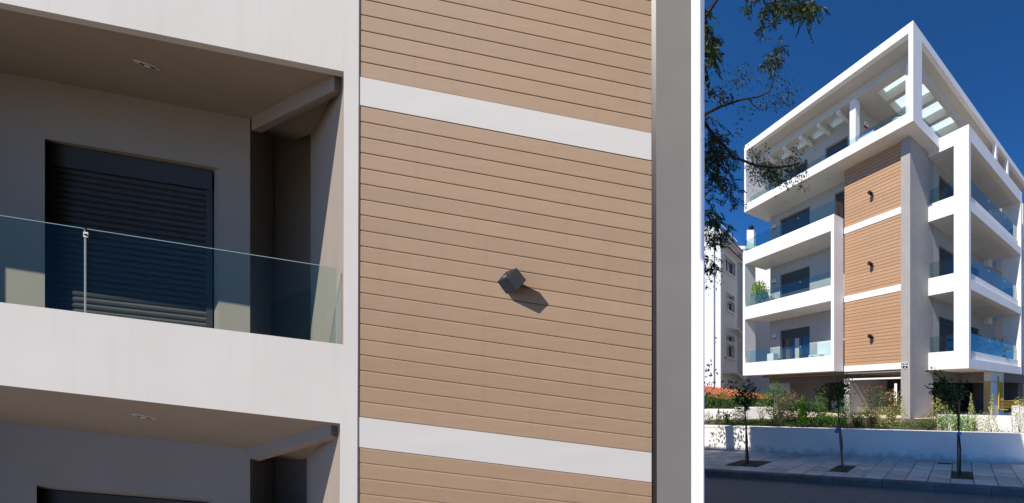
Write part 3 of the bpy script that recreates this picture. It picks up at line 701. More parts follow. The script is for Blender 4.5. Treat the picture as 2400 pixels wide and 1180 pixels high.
# alarm boxes
def alarm(q, p, z, rot, label):
    r = empty('alarm_box', W(q, p, z), label, 'alarm box', 'alarm boxes on the balcony walls', rz=BA + rot)
    MB().prism([(-.08, -.13, -.10), (-.08, .13, -.10), (-.08, .15, .03), (-.08, .11, .10), (-.08, -.11, .10), (-.08, -.15, .03)], (.08, 0, 0)).build('cover', PVCW, r, bevel=.01)
    MB().box(-.081, .0, -.128, .128, -.145, -.101).build('strobe', REDP, r, bevel=.006)
    MB().box(-.085, -.081, -.05, .05, -.01, .03).build('badge', CHARCOAL, r)
alarm(.75, 9.95, Z1 + 2.35, 0, 'white alarm box with red base on the first floor balcony wall')
alarm(.75, 9.95, Z2 + 2.35, 0, 'white alarm box with red base on the second floor balcony wall')
alarm(.75, 9.95, Z3 + 2.35, 0, 'white alarm box with red base on the third floor wall, under the overhang')
alarm(1.0, 3.2, 14.75, math.pi / 2, 'white alarm box with red base on the roof terrace wall')
# meter cupboards and air conditioner on the lowest left balcony
cbx = MB().box(.2, .55, 9.35, 9.95, Z1 + .26, Z1 + 1.25).build('cupboard', PVCW); cbx.location = OB; cbx.rotation_euler = (0, 0, BA)
tag(cbx, 'tall white cupboard at the left end of the lowest balcony', 'cupboard'); d_ = MB().box(.19, .199, 9.38, 9.92, Z1 + .3, Z1 + 1.22).build('door', PVCW, cbx)
ac2 = MB().box(.1, .55, 4.0, 5.6, Z1 + .26, Z1 + 1.55).build('parapet_screen', PVCW); ac2.location = OB; ac2.rotation_euler = (0, 0, BA)
tag(ac2, 'white screen panel behind the air conditioner', 'screen')
ac = empty('air_conditioner', W(-.15, 5.4, Z1 + .27), 'white outdoor air conditioner unit on the lowest left balcony', 'air conditioner', rz=BA)
MB().box(-.15, .15, -.42, .42, 0, .62).build('casing', PVCW, ac, bevel=.01)
mb = MB(); n = 20; mb.add([(-.153, .14 + .2 * math.cos(2 * math.pi * i / n), .34 + .2 * math.sin(2 * math.pi * i / n)) for i in range(n)], [tuple(range(n))]); mb.build('fan_grille', CHARCOAL, ac)
for k in range(4):
    a = k * math.pi / 4; MB().tube([(-.158, .14 + .2 * math.cos(a), .34 + .2 * math.sin(a)), (-.158, .14 - .2 * math.cos(a), .34 - .2 * math.sin(a))], .008, 4).build('guard_bar', PVCW, ac)
mb = MB(); mb.add([(-.154, -.28 + .045 * math.cos(2 * math.pi * i / n), .45 + .045 * math.sin(2 * math.pi * i / n)) for i in range(n)], [tuple(range(n))]); mb.build('badge', REDP, ac)
# folding chairs on the third floor
def chair(q, p, label):
    r = empty('garden_chair', W(q, p, Z3 + .26), label, 'chair', 'chairs on the third floor terrace', rz=BA + R(15))
    MB().hexa([(-.2, -.24, .42), (-.2, .24, .42), (.22, .24, .42), (.22, -.24, .42), (-.2, -.24, .45), (-.2, .24, .45), (.22, .24, .45), (.22, -.24, .45)]).build('seat', CHARCOAL, r)
    MB().hexa([(.2, -.24, .45), (.2, .24, .45), (.23, .24, .45), (.23, -.24, .45), (.34, -.24, 1.0), (.34, .24, 1.0), (.37, .24, 1.0), (.37, -.24, 1.0)]).build('backrest', CHARCOAL, r)
    for a in (-.2, .2):
        for x in (-.18, .2): MB().tube([(x, a, .42), (x * 1.15, a, 0)], .014, 6).build('leg', STEEL, r)
chair(.2, 10.1, 'dark garden chair at the left end of the third floor terrace')
chair(.2, 9.2, 'dark garden chair nearer the shuttered door on the third floor terrace')
# terrace table with cloth and round table on top storey
tb = empty('terrace_table', W(.3, 2.3, Z4 + .3), 'small terrace table under a white cloth with blue edge', 'table', rz=BA)
MB().box(-.35, .35, -.45, .45, .68, .72).build('tabletop', PVCW, tb)
MB().wall('z', -.37, .37, -.47, .47, .42, .735, [(-.34, .34, -.44, .44)]).build('tablecloth', PVCW, tb)
MB().wall('z', -.375, .375, -.475, .475, .70, .745, [(-.33, .33, -.43, .43)]).build('cloth_edge', BLUEP, tb)
for a in (-.3, .3):
    for b in (-.4, .4): MB().tube([(a, b, 0), (a, b, .68)], .018, 6).build('leg', STEEL, tb)
rt = empty('round_table', W(.35, .75, Z4 + .3), 'round white table behind the glass at the terrace corner', 'table', rz=BA)
mb = MB(); mb.tube([(0, 0, .74), (0, 0, .77)], .34, 24); mb.build('tabletop', PVCW, rt); MB().tube([(0, 0, 0), (0, 0, .74)], .04, 8).build('leg', PVCW, rt)

# ================================================================== NEIGHBOURING HOUSE (far left of the right half)
NX0, NSL = -9.75, 0.033
nh = empty('house', (-9.2, 23, 0), 'white neighbouring house with red tile eaves behind the left balconies', 'house', rz=-math.atan(NSL))
def nl(px, y_):       # depth where the side wall meets a pixel column
    r = (px - CX) / FPX; return (NX0 - 0) / (r - NSL)
def nloc(X, Y): return ((X + 9.2) * math.cos(math.atan(NSL)) - (Y - 23) * math.sin(math.atan(NSL)), (X + 9.2) * math.sin(math.atan(NSL)) + (Y - 23) * math.cos(math.atan(NSL)))
ya, yb_ = 22.4, 28.0
la = nloc(NX0 + NSL * ya, ya); lb_ = nloc(NX0 + NSL * yb_, yb_); xw = la[0]
HH = 11.75
def hpart(mb, name, m, parent=None, bevel=0): return mb.build(name, m, parent or nh, bevel=bevel)
def ly(px): Y = nl(px, 0); return nloc(NX0 + NSL * Y, Y)[1]
def hz(px, py): return EYE + (CY - py) / FPX * nl(px, 0)
wins = []
for (x0, x1, y0, y1) in ((1698, 1722, 609, 641), (1703, 1720, 692, 703), (1703, 1720, 707, 729), (1703, 1720, 787, 801), (1703, 1720, 809, 838)):
    xm = (x0 + x1) / 2; wins.append((ly(x0), ly(x1), hz(xm, y1), hz(xm, y0)))
hpart(MB().wall('y', la[1], lb_[1], 0, HH, xw - .3, xw, wins), 'wall', NEIGH)
hpart(MB().box(xw - 6, xw - .3, la[1], la[1] + .25, 0, HH), 'wall', NEIGH)
hpart(MB().box(xw - 6, xw - .31, la[1] + .3, lb_[1], 0, HH - .05), 'core', NEIGH)
for i, (a, b, c, d) in enumerate(wins):
    w = hpart(MB().wall('y', a - .07, b + .07, c - .08, d + .07, xw - .02, xw + .05, [(a, b, c, d)]), 'window', PVCW)
    hpart(MB().box(xw - .2, xw - .18, a, b, c, d), 'pane', PANE, w)
    hpart(MB().wall('y', a + .001, b - .001, c + .001, d - .001, xw - .17, xw - .12, [(a + .06, (a + b) / 2 - .03, c + .06, d - .06), ((a + b) / 2 + .03, b - .06, c + .06, d - .06)]), 'window_frame', PVCW, w)
    if i in (0, 2, 4): hpart(MB().box(xw - .02, xw + .12, a - .1, b + .1, c - .16, c - .081), 'sill', NEIGH, w)
    if i == 0:
        for k in range(3): hpart(MB().tube([(xw + .01, a, c + (d - c) * (k + 1) / 4), (xw + .01, b, c + (d - c) * (k + 1) / 4)], .01, 4), 'window_bar', STEEL, w)
        for k in range(3): hpart(MB().tube([(xw + .01, a + (b - a) * (k + 1) / 4, c), (xw + .01, a + (b - a) * (k + 1) / 4, d)], .01, 4), 'window_bar', STEEL, w)
for px0, px1 in ((1676, 1684), (1735, 1740)):
    hpart(MB().box(xw, xw + .38, ly(px0) - .1, ly(px0) + .2, 0, HH - .1), 'fin', WHITE)
hpart(MB().tube([(xw + .06, ly(1730), 0), (xw + .06, ly(1730), HH - .4)], .05, 8), 'downpipe', NEIGH)
def canopy(pxa, pxb, ya_, yb2):
    mb = MB(); n = 8; A, B_ = ly(pxa), ly(pxb); za, zb = hz(pxa, ya_), hz(pxb, yb2)
    top = []
    for i in range(n + 1):
        t = i / n; top.append((A + (B_ - A) * t, za + (zb - za) * t + .22 * math.sin(math.pi * t)))
    pts = [(xw, y, z) for y, z in top] + [(xw, y, z - .12) for y, z in reversed(top)]
    mb.prism(pts, (.42, 0, 0)); hpart(mb, 'canopy', WHITE)
canopy(1707, 1730, 769, 787); canopy(1690, 1731, 872, 888)
# tiled eaves and window hood
tile_me = None
def tile_mesh():
    mb = MB(); n = 5; vs = []
    for x in (0, .40):
        for i in range(n + 1):
            a = math.pi * i / n; r = .085 - .02 * (x / .4)
            vs.append((x, r * math.cos(a), r * math.sin(a) * .8))
    for x in (0, .40):
        for i in range(n + 1):
            a = math.pi * i / n; r = .070 - .02 * (x / .4)
            vs.append((x, r * math.cos(a), r * math.sin(a) * .8))
    m = n + 1
    fs = [(i, i + 1, m + i + 1, m + i) for i in range(n)] + [(2 * m + i, 3 * m + i, 3 * m + i + 1, 2 * m + i + 1) for i in range(n)] + [(i, 2 * m + i, 2 * m + i + 1, i + 1) for i in range(n)]
    mb.add(vs, fs); mb.smooth = True
    return mb.mesh('roof_tile')
tile_me = tile_mesh()
ev = hpart(MB().box(xw - .3, xw + .22, la[1], lb_[1] - .3, HH - .12, HH - .002), 'eave', NEIGH)
k = 0
yy = la[1] + .1
while yy < lb_[1] - .4:
    o = link_mesh('roof_tile', tile_me, TILE, ev); o.location = (xw + .30, yy, HH + .0); o.rotation_euler = (0, R(-14), math.pi); yy += .19
hd = hpart(MB().box(xw, xw + .34, ly(1694), ly(1733), hz(1712, 598) - .03, hz(1712, 598)), 'window_hood', NEIGH)
yy = ly(1694) + .1
while yy < ly(1733):
    o = link_mesh('roof_tile', tile_me, TILE, hd); o.location = (xw + .40, yy, hz(1712, 598) + .01); o.rotation_euler = (0, R(-14), math.pi); yy += .19
# roof rail and chimney
rl = hpart(MB().tube([(xw - .3, la[1], HH + .95), (xw - .3, lb_[1] - 1.0, HH + .95)], .025, 6), 'roof_railing', STEEL)
for zz in (.35, .65): hpart(MB().tube([(xw - .3, la[1], HH + zz), (xw - .3, lb_[1] - 1.0, HH + zz)], .016, 6), 'rail', STEEL, rl)
for i in range(6): hpart(MB().tube([(xw - .3, la[1] + .3 + i * 1.6, HH), (xw - .3, la[1] + .3 + i * 1.6, HH + .97)], .022, 6), 'post', STEEL, rl)
ck = at(1761, 540, 29.5)
ch = empty('chimney', (ck.x, ck.y, 0), 'white roof chimney with round dark cowl beside the terrace chairs', 'chimney')
MB().box(-.27, .27, -.27, .27, 8, ck.z - .1).build('stack', NEIGH, ch); MB().tube([(0, 0, ck.z - .1), (0, 0, ck.z + .12)], .1, 10).build('flue', CHARCOAL, ch)
mb = MB(); mb.tube([(0, 0, ck.z + .1), (0, 0, ck.z + .2), (0, 0, ck.z + .32), (0, 0, ck.z + .38)], [.14, .2, .17, .06], 12); mb.smooth = True; mb.build('cowl', CHARCOAL, ch)
bw = MB().box(-12.0, -3.4, 29.2, 30, 0, ck.z - 1.6).build('house', NEIGH); tag(bw, 'plain grey-white rear house wall under the lowest left balcony', 'house')
MB().box(-12.1, -3.3, 29.1, 30, ck.z - 1.6, ck.z - 1.4).build('coping', NEIGH, bw)
# low tiled roof in front of the house
lr0 = at(1640, 903, 20.0); lr1 = at(1812, 928, 20.6)
lowr = empty('tiled_roof', (lr0.x, lr0.y, 0), 'low red clay tile roof beside the hedge', 'roof')
dv = (lr1 - lr0)
MB().prism([(0, 0, lr0.z - .06), (dv.x, dv.y, lr1.z - .10), (dv.x, dv.y - .9, lr1.z - .33), (0, -1.5, lr0.z - .62)], (0, .02, -.1)).build('roof_deck', WOOD, lowr)
cols = 24
for i in range(cols):
    t = (i + .5) / cols; bx_, by_, bz_ = dv.x * t, dv.y * t, lr0.z + dv.z * t
    for j in range(4):
        if j > 2 and t > .55: continue
        o = link_mesh('roof_tile', tile_me, TILE, lowr); o.location = (bx_, by_ - .36 * (j + 1) - .02, bz_ - .12 * (j + 1) - .03 + .01 * random.random()); o.rotation_euler = (0, R(-18), R(90) + random.uniform(-.03, .03))
        o.scale = (1, 1.12, 1.1)
    o = None

# ================================================================== PLANTS
def sapling(base, lean, h, ctop, seed_label, crown_pts, n=230):
    r = empty('street_tree', (base.x, base.y, PAVZ - .02), seed_label, 'tree', 'young street trees along the pavement')
    top = Vector((lean[0], lean[1], h))
    pts = [Vector((0, 0, 0)), Vector((.02, 0, h * .35)) + Vector((lean[0] * .25, 0, 0)), Vector((lean[0] * .7, lean[1] * .6, h * .72)), top]
    MB().tube(pts, [.022, .02, .016, .012], 7).build('trunk', BARK, r)
    tw = MB(); C, D, L = [], [], []
    for (dx, dy, dz, s) in crown_pts:
        tip = top + Vector((dx, dy, dz)); st_ = pts[2].lerp(top, random.uniform(.2, 1))
        mid = st_.lerp(tip, .5) + Vector((random.uniform(-.04, .04), random.uniform(-.04, .04), .04))
        tw.tube([st_, mid, tip], [.009, .006, .003], 5)
        for _ in range(int(n * s * .75)):
            t = random.random() ** .6
            p = st_.lerp(mid, t * 2) if t < .5 else mid.lerp(tip, t * 2 - 1)
            p = p + Vector(rng.normal(size=3)) * .045 * (.6 + s)
            C.append(p); d = (tip - st_).normalized() * .7 + Vector(rng.normal(size=3)) * .6; d.z -= .1; D.append(d); L.append(random.uniform(.065, .12))
    tw.build('branches', BARK, r)
    leaves('crown', np.array(C), np.array(D), np.array(L), np.array(L) * .42, L_DARK, r)
    return r
def pixoff(base, px, py, dY=0):   # offset of a pixel from a tree's base at the same depth
    v = at(px, py, base.y + dY); return v - Vector((base.x, base.y, PAVZ - .02))
def mk(base, topx, topy, tips, label, n):
    top = pixoff(base, topx, topy); cp = []
    for (tx, ty, s) in tips:
        v = pixoff(base, tx, ty, random.uniform(-.25, .25)) - top; cp.append((v.x, v.y, v.z, s))
    return sapling(base, (top.x, top.y), top.z, 0, label, cp, n)
t1 = mk(SAP[0], 1745, 935, [(1708, 900, .7), (1716, 893, .4), (1728, 918, .9), (1757, 893, .8), (1768, 905, .6), (1770, 918, .8), (1748, 912, .9), (1738, 930, 1.0), (1760, 935, 1.0), (1745, 950, .8), (1730, 940, .6)], 'young street tree with dark leaves and wooden stakes, leftmost of three', 60)
t2 = mk(SAP[1], 1962, 925, [(1984, 882, .9), (1976, 895, .9), (1990, 890, .5), (1936, 900, .5), (1922, 916, .5), (1912, 915, .4), (1950, 920, .8), (1972, 915, 1.0), (1965, 940, .8), (1980, 912, .9), (1995, 917, .3)], 'young leaning street tree with a blue tag, middle of three', 60)
t3 = mk(SAP[2], 2243, 935, [(2185, 866, .5), (2180, 910, .9), (2195, 905, 1.0), (2210, 890, 1.0), (2222, 900, 1.0), (2188, 922, 1.0), (2205, 925, 1.1), (2218, 915, 1.0), (2228, 915, .8), (2255, 908, .4), (2268, 905, .35), (2200, 880, .7), (2212, 938, .7)], 'young street tree with one-sided crown and stake, rightmost of three', 90)
def stake(root, base, p0, p1, r_=.022, dy=.0):
    a = pixoff(base, p0[0], p0[1], dy); b = pixoff(base, p1[0], p1[1], dy)
    return MB().tube([a, a.lerp(b, .5), b], [r_, r_ * .95, r_ * .9], 8).build('stake', STAKE, root)
stake(t1, SAP[0], (1749, 1093), (1748.5, 988), .024, -.05); stake(t1, SAP[0], (1755, 1092), (1750, 1010), .014, .03)
stake(t2, SAP[1], (1976, 1104), (1966, 992), .026, -.05)
stake(t3, SAP[2], (2245, 1115), (2245, 1014), .024, .06)
stake(t3, SAP[2], (2249, 1000), (2247, 938), .016, -.04)
tgo = pixoff(SAP[1], 1961, 1010, -.06)
tg = MB().hexa([tgo + Vector((a, b, c)) for b in (0, .006) for a, c in ((-.02, .05), (.05, .07), (.03, -.06), (-.05, -.04))]).build('tag', BLUEP, t2)
for rt_, bs, px, py in ((t3, SAP[2], 2248, 1018),):
    o = pixoff(bs, px, py, 0); MB().tube([o + Vector((-.04, 0, 0)), o + Vector((.04, -.02, .02))], .03, 8).build('tie', BLUEP, rt_)

# large tree overhanging from behind the near building
def pinnate(C, D, L, base, tip, n, size):
    b, t = np.array(base), np.array(tip); ax = t - b; ln = np.linalg.norm(ax) + 1e-9; ax /= ln
    side = np.cross(ax, rng.normal(size=3) + np.array([0, 0, .6])); side /= np.linalg.norm(side)
    for i in range(n):
        u = .15 + .85 * (i + .5) / n; p = b + ax * ln * u; p[2] -= .10 * ln * u * u
        for s in (-1, 1):
            C.append(p); D.append(ax * .65 + side * s * .8 + np.array([0, 0, -.25]) + rng.normal(size=3) * .12); L.append(size * rng.uniform(.75, 1.15))
tr = empty('overhanging_tree', (-4.84, 9.22, PAVZ), 'tree with feathery leaves and thin dark branches against the blue sky', 'tree')
TO = Vector((-4.84, 9.22, PAVZ))
def loc(v): return v - TO
MB().tube([(0, 0, -.1), (.05, .05, 1.5), (.0, .1, 3.0), (.15, .0, 4.4)], [.17, .15, .13, .11], 10).build('trunk', BARK, tr)
crotch = Vector((.15, 0, 4.35))
TY = 5.8; TS = TY / 8.2
brs = [
    ([(1600, 300), (1652, 268), (1690, 250), (1740, 233), (1775, 228), (1803, 216)], .045, [(1742, 233, 1735, 200), (1742, 233, 1728, 185), (1803, 216, 1818, 190), (1803, 216, 1822, 170), (1803, 216, 1850, 212), (1790, 222, 1800, 245)]),
    ([(1560, 250), (1652, 290), (1675, 320), (1700, 345), (1720, 370), (1745, 378), (1770, 388), (1810, 394), (1850, 390), (1875, 381)], .05, []),
    ([(1560, 120), (1640, 60), (1700, -30), (1790, -60), (1850, -50), (1900, -45)], .05, []),
    ([(1590, 200), (1630, 110), (1660, 60)], .04, []),
    ([(1580, 420), (1630, 420), (1660, 430)], .035, []),
    ([(1570, 520), (1630, 520), (1655, 530)], .03, []),
    ([(1580, 600), (1630, 600), (1655, 610)], .03, []),
    ([(1803, 216), (1815, 180), (1820, 140), (1822, 100)], .012, []),
]
for i, (path, r0, _) in enumerate(brs):
    pts = [loc(at(x, y, TY + .2 * math.sin(i * 2 + j))) for j, (x, y) in enumerate(path)]
    if i != 7: pts = [crotch + Vector((0, 0, -.2 - .1 * i)), crotch.lerp(pts[0], .5) + Vector((0, .1, .3))] + pts
    rr = [r0 * TS * (1 - .72 * j / (len(pts) - 1)) for j in range(len(pts))]
    if i != 7: rr[0] = .08
    MB().tube(pts, rr, 6).build('branch', BARK, tr)
C, D, L = [], [], []
twg = MB()
def spray(px, py, n, sx, sy, size=.085, hang=True, nl_=7, depth=.5):
    size *= TS * 1.15; depth *= TS; n = int(n * 1.2)
    for _ in range(n):
        x = px + rng.normal() * sx; y = py + rng.normal() * sy; Y = TY + rng.uniform(-depth, depth)
        b = np.array(loc(at(x, y, Y))); d = rng.normal(size=3); d[2] = d[2] * .4 - (.7 if hang else -.1); d /= np.linalg.norm(d)
        ln = rng.uniform(.16, .34) * (nl_ / 7) * TS; pinnate(C, D, L, b, b + d * ln, nl_, size)
        twg.tube([b, b + d * ln], [.002, .001], 3, caps=False)
def single(px, py, n, sx, sy, size=.06):
    n = int(n * 1.25); size *= 1.2
    for _ in range(n):
        x = px + rng.normal() * sx; y = py + rng.normal() * sy
        C.append(np.array(loc(at(x, y, TY + rng.uniform(-.35, .35))))); D.append(rng.normal(size=3) + np.array([0, 0, -.5])); L.append(size * TS * rng.uniform(.7, 1.2))
# top hanging masses
for x, y, n, sx, sy in ((1770, 0, 8, 16, 14), (1795, 12, 12, 14, 16), (1825, 0, 16, 18, 14), (1858, 5, 26, 20, 14), (1885, 10, 26, 16, 16), (1905, 15, 16, 10, 18), (1850, 35, 10, 16, 12), (1795, 42, 6, 14, 10),
                         (1655, 10, 5, 5, 10), (1655, 80, 16, 8, 20), (1665, 110, 22, 10, 18), (1675, 130, 14, 8, 10), (1655, 40, 6, 6, 8)):
    spray(x, y, n, sx, sy, .075)
# sparse clusters on the branches in front of the sky
for x, y, n, sx, sy in ((1822, 110, 10, 8, 10), (1818, 135, 18, 13, 9), (1800, 145, 8, 8, 6), (1660, 225, 5, 8, 12), (1700, 225, 6, 10, 8)):
    spray(x, y, n, sx, sy, .07, nl_=5)
for x, y, n, sx, sy in ((1740, 180, 60, 14, 16), (1728, 195, 30, 14, 8), (1815, 185, 70, 22, 18), (1850, 215, 50, 12, 14), (1810, 240, 90, 20, 12), (1750, 255, 40, 16, 10), (1692, 225, 60, 12, 10), (1665, 225, 30, 10, 14), (1725, 160, 12, 10, 8), (1765, 245, 20, 12, 8), (1835, 240, 30, 14, 8), (1730, 300, 14, 10, 18)):
    single(x, y, n, sx, sy, .06)
# dense low masses at the left
for x, y, n, sx, sy in ((1665, 285, 14, 10, 12), (1675, 320, 22, 14, 14), (1665, 350, 26, 14, 14), (1690, 345, 18, 14, 12), (1700, 365, 12, 10, 8), (1665, 390, 26, 12, 12), (1690, 410, 22, 14, 12), (1710, 440, 14, 12, 10), (1660, 430, 12, 8, 10), (1660, 460, 6, 8, 6),
                         (1662, 505, 16, 8, 10), (1680, 515, 20, 14, 10), (1690, 540, 16, 14, 10), (1668, 545, 14, 10, 10), (1675, 560, 8, 8, 8), (1660, 605, 8, 6, 6), (1668, 625, 8, 8, 6), (1658, 620, 6, 6, 6)):
    spray(x, y, n, sx, sy, .07)
for x, y, n, sx, sy in ((1665, 650, 50, 14, 14), (1680, 640, 20, 10, 10), (1660, 670, 20, 8, 8)):
    single(x, y, n, sx, sy, .055)
# branch hanging before the top frame
for x, y, n, sx, sy in ((1760, 385, 60, 12, 10), (1775, 405, 90, 14, 14), (1800, 400, 110, 16, 14), (1815, 415, 110, 16, 14), (1800, 425, 80, 20, 10), (1840, 395, 60, 14, 10), (1860, 380, 70, 12, 10), (1875, 392, 60, 12, 10), (1870, 415, 50, 16, 10), (1880, 435, 30, 12, 8), (1850, 430, 30, 14, 8), (1765, 360, 40, 10, 12), (1830, 425, 40, 14, 8), (1870, 355, 14, 14, 10), (1800, 345, 8, 8, 10)):
    single(x, y, n, sx, sy, .06)
for x, y in ((1812, 405), (1800, 395), (1825, 410), (1815, 395), (1790, 400)): spray(x, y, 6, 10, 8, .05, nl_=5)
stuff(twg.build('twigs', BARK, tr))
leaves('foliage', np.array(C), np.array(D), np.array(L), np.array(L) * .38, L_TREE, tr)
# the rest of the crown, out of the picture above and to the left; it shades the boughs and dapples the wall
n = 3800
ctr = np.array([[-.6, -.4, 5.6], [-.2, -1.4, 6.6], [.9, -2.6, 6.9], [-1.4, .2, 4.6], [1.6, -3.3, 7.4]]); rad = np.array([1.1, 1.1, 1.0, .9, .9])
ix = rng.integers(0, 5, n); dirn = rdirs(n); Cc = ctr[ix] + dirn * (rad[ix] * rng.uniform(.25, 1, n) ** .5)[:, None]
leaves('crown', Cc, rdirs(n, -.4), rng.uniform(.12, .22, n), rng.uniform(.06, .10, n), L_TREE, tr)
# lower bough over the pavement left of the picture: leaf shadows on the wall
n = 330
Cl = np.array([.25, .25, 2.15]) + rng.normal(size=(n, 3)) * np.array([.42, .3, .38])
stuff(leaves('bough', Cl, rdirs(n, -.4), .11, .05, L_TREE, tr))

# hedges, shrubs and flowers
def bush(px, py, Y, w, h, d, n, m, label, cat='shrub', size=.06, shape='ball', stems=3, group=None, name='shrub', up=.2):
    n = int(n * 2.2); size *= .95
    b = at(px, py, Y); b.z = (.72 if px < 1900 else GZ) if b.z < 1.6 else b.z; h *= 1.0 if px < 1900 else 1.22
    r = empty(name, b, label, cat, group)
    if shape == 'ball': P = rdirs(n) * (rng.uniform(.15, 1, n) ** .45)[:, None] * np.array([w / 2, d / 2, h / 2]) + np.array([0, 0, h * .52])
    elif shape == 'cone':
        t = rng.uniform(0, 1, n) ** 1.4; a = rng.uniform(0, 2 * np.pi, n); rr = (1 - t) * rng.uniform(.4, 1, n)
        P = np.stack([np.cos(a) * rr * w / 2, np.sin(a) * rr * d / 2, t * h + .03], 1)
    elif shape == 'fan':
        t = rng.uniform(.05, 1, n); a = rng.uniform(0, 2 * np.pi, n); rr = t * rng.uniform(.2, 1, n)
        P = np.stack([np.cos(a) * rr * w / 2, np.sin(a) * rr * d / 2, t * h], 1)
    P *= rng.uniform(.9, 1.1, P.shape)
    mb = MB()
    for i in range(stems):
        q = Vector(P[rng.integers(0, n)]) * .9; mb.tube([(random.uniform(-.03, .03), random.uniform(-.03, .03), -.03), Vector((q.x * .4, q.y * .4, q.z * .5)), q], [.012, .008, .003], 5)
    mb.build('stems', BARK, r)
    dd = rdirs(n, up); 
    if shape == 'cone' or up > 1: dd = rdirs(n, 1.2)
    leaves('foliage', P, dd, size * rng.uniform(.7, 1.3, n), size * .45, m, r)
    return r
bush(1660, 985, 12.6, .35, .45, .3, 120, L_VARI, 'small pale variegated shrub at the far left behind the garden wall', size=.05)
bush(1684, 990, 12.6, .42, .5, .35, 170, L_VARI, 'upright pale variegated shrub before the left planter wall', size=.05, shape='cone')
bush(1702, 995, 12.4, .45, .42, .3, 120, L_MID, 'spiky green plant beside the pale variegated shrub', size=.09, shape='fan')
bush(1734, 990, 12.4, .55, .75, .45, 320, L_VARI, 'taller variegated yellow shrub left of the young tree', size=.055)
bush(1786, 985, 12.6, .55, .75, .4, 160, L_VARI, 'thin stemmed shrub with yellow leaf tufts on the lawn', size=.05, shape='fan', stems=7)
bush(1818, 985, 13.6, .9, 1.45, .7, 700, L_MID, 'tall loose green shrub at the corner column', size=.075)
bush(1830, 985, 13.0, .55, .95, .5, 420, L_VARI, 'cream variegated shrub in front of the tall loose shrub', size=.05)
bush(1848, 985, 13.6, .9, 1.2, .7, 700, L_DRY, 'brownish twiggy shrub left of the bright conifer', size=.06)
bush(1881, 990, 12.6, .5, .9, .5, 900, L_BRIGHT, 'bright green pointed conifer shrub', size=.07, shape='cone')
bush(1866, 990, 13.4, .7, .85, .6, 500, L_MID, 'dark green shrub behind the bright conifer', size=.06)
bush(1905, 992, 13.0, 1.0, .85, .7, 800, L_MID, 'broad glossy green shrub right of the bright conifer', size=.07)
bush(1935, 998, 12.4, .9, .5, .6, 600, L_BRIGHT, 'low bright green shrub behind the wall, left of the leaning tree', size=.06)
bush(1955, 998, 12.2, .8, .6, .6, 550, L_BRIGHT, 'low bright green shrub beside the leaning tree trunk', size=.06)
bush(1978, 995, 12.4, .7, .95, .5, 420, L_MID, 'feathery green shrub before the left grey column', size=.07, shape='fan', stems=9)
bush(1925, 960, 16.5, .6, 1.2, .5, 380, L_MID, 'narrow green shrub under the beam of the left overhang', size=.08)
bush(2010, 1000, 11.8, .65, .55, .5, 500, L_MID, 'dark low rosemary bush at the foot of the left grey column', size=.06, shape='fan', up=1.2)
bush(2022, 995, 12.0, .5, .75, .4, 330, L_VARI, 'cream variegated shrub right of the left grey column', size=.05)
bush(2045, 1000, 12.0, .7, .6, .4, 260, L_DRY, 'dry tuft of grass under the pink roses', size=.10, shape='fan', up=1.2, stems=9)
bush(2072, 998, 12.0, .6, .75, .4, 420, L_VARI, 'cream variegated shrub under the lit end of the grey wall', size=.05)
bush(2088, 995, 12.3, .8, 1.05, .5, 330, L_DRY, 'brown feathery grass clump left of the pier', size=.11, shape='fan', up=1.2, stems=12)
bush(2106, 995, 12.2, .55, .95, .4, 420, L_VARI, 'pale variegated shrub against the pier', size=.05)
bush(2168, 1000, 11.9, .7, .5, .5, 330, L_MID, 'low green shrub at the right foot of the pier', size=.06)
bush(2190, 1000, 11.4, .7, .65, .5, 260, L_DRY, 'brown flowering shrub with white blossoms right of the pier', size=.05)
bush(2207, 1000, 11.6, .85, 1.05, .6, 620, L_VARI, 'tall cream variegated shrub at the end of the white ramp wall', size=.055)
bush(2228, 1003, 11.0, .95, .6, .6, 800, L_BRIGHT, 'broad bright green bush left of the staked tree', size=.055)
bush(2262, 1005, 11.0, .8, .55, .6, 560, L_BRIGHT, 'bright green bush right of the staked tree', size=.055)
bush(2276, 1000, 11.2, .6, .95, .45, 480, L_VARI, 'upright variegated shrub right of the staked tree', size=.05, shape='cone')
bush(2297, 1003, 11.0, .6, .6, .4, 230, L_VARI, 'loose variegated shrub with gaps before the white ramp wall', size=.05)
bush(2325, 1003, 11.2, .65, .95, .4, 420, L_VARI, 'narrow pointed variegated shrub before the white ramp wall', size=.05, shape='cone')
bush(2355, 1010, 10.8, .5, .25, .3, 70, L_DRY, 'tiny sparse plant at the right on the wall', size=.04)
bush(2392, 1003, 10.6, .6, 1.0, .4, 420, L_VARI, 'tall variegated shrub at the right edge', size=.05)
# rose bushes with pink flowers
def rose(px0, px1, pyb, pyt, Y, flowers, label):
    b = at(px0, pyb, Y); b.z = GZ
    r = empty('rose_bush', b, label, 'rose', 'climbing roses on canes'); t = at(px1, pyt, Y) - b
    MB().tube([(0, 0, -.03), t * .5 + Vector((.02, 0, 0)), t], [.014, .01, .006], 6).build('stem', STAKE, r)
    n = 230; u = rng.uniform(.28, 1, n); P = np.array(t)[None, :] * u[:, None] + rng.normal(size=(n, 3)) * np.array([.075, .07, .05])
    leaves('foliage', P, rdirs(n, -.1), .07, .04, L_MID, r)
    for fx, fy in flowers:
        c = np.array(at(fx, fy, Y - .1) - b); k = 16
        leaves('flower', c + rng.normal(size=(k, 3)) * .012, rdirs(k, .3), .045, .04, PINK, r)
rose(2040, 2036, 995, 905, 12.2, [(2033, 911), (2034, 927)], 'left rose cane with two red flowers beside the grey column')
rose(2054, 2064, 990, 910, 12.3, [(2054, 910), (2065, 907)], 'right rose cane topped by two pink flowers')
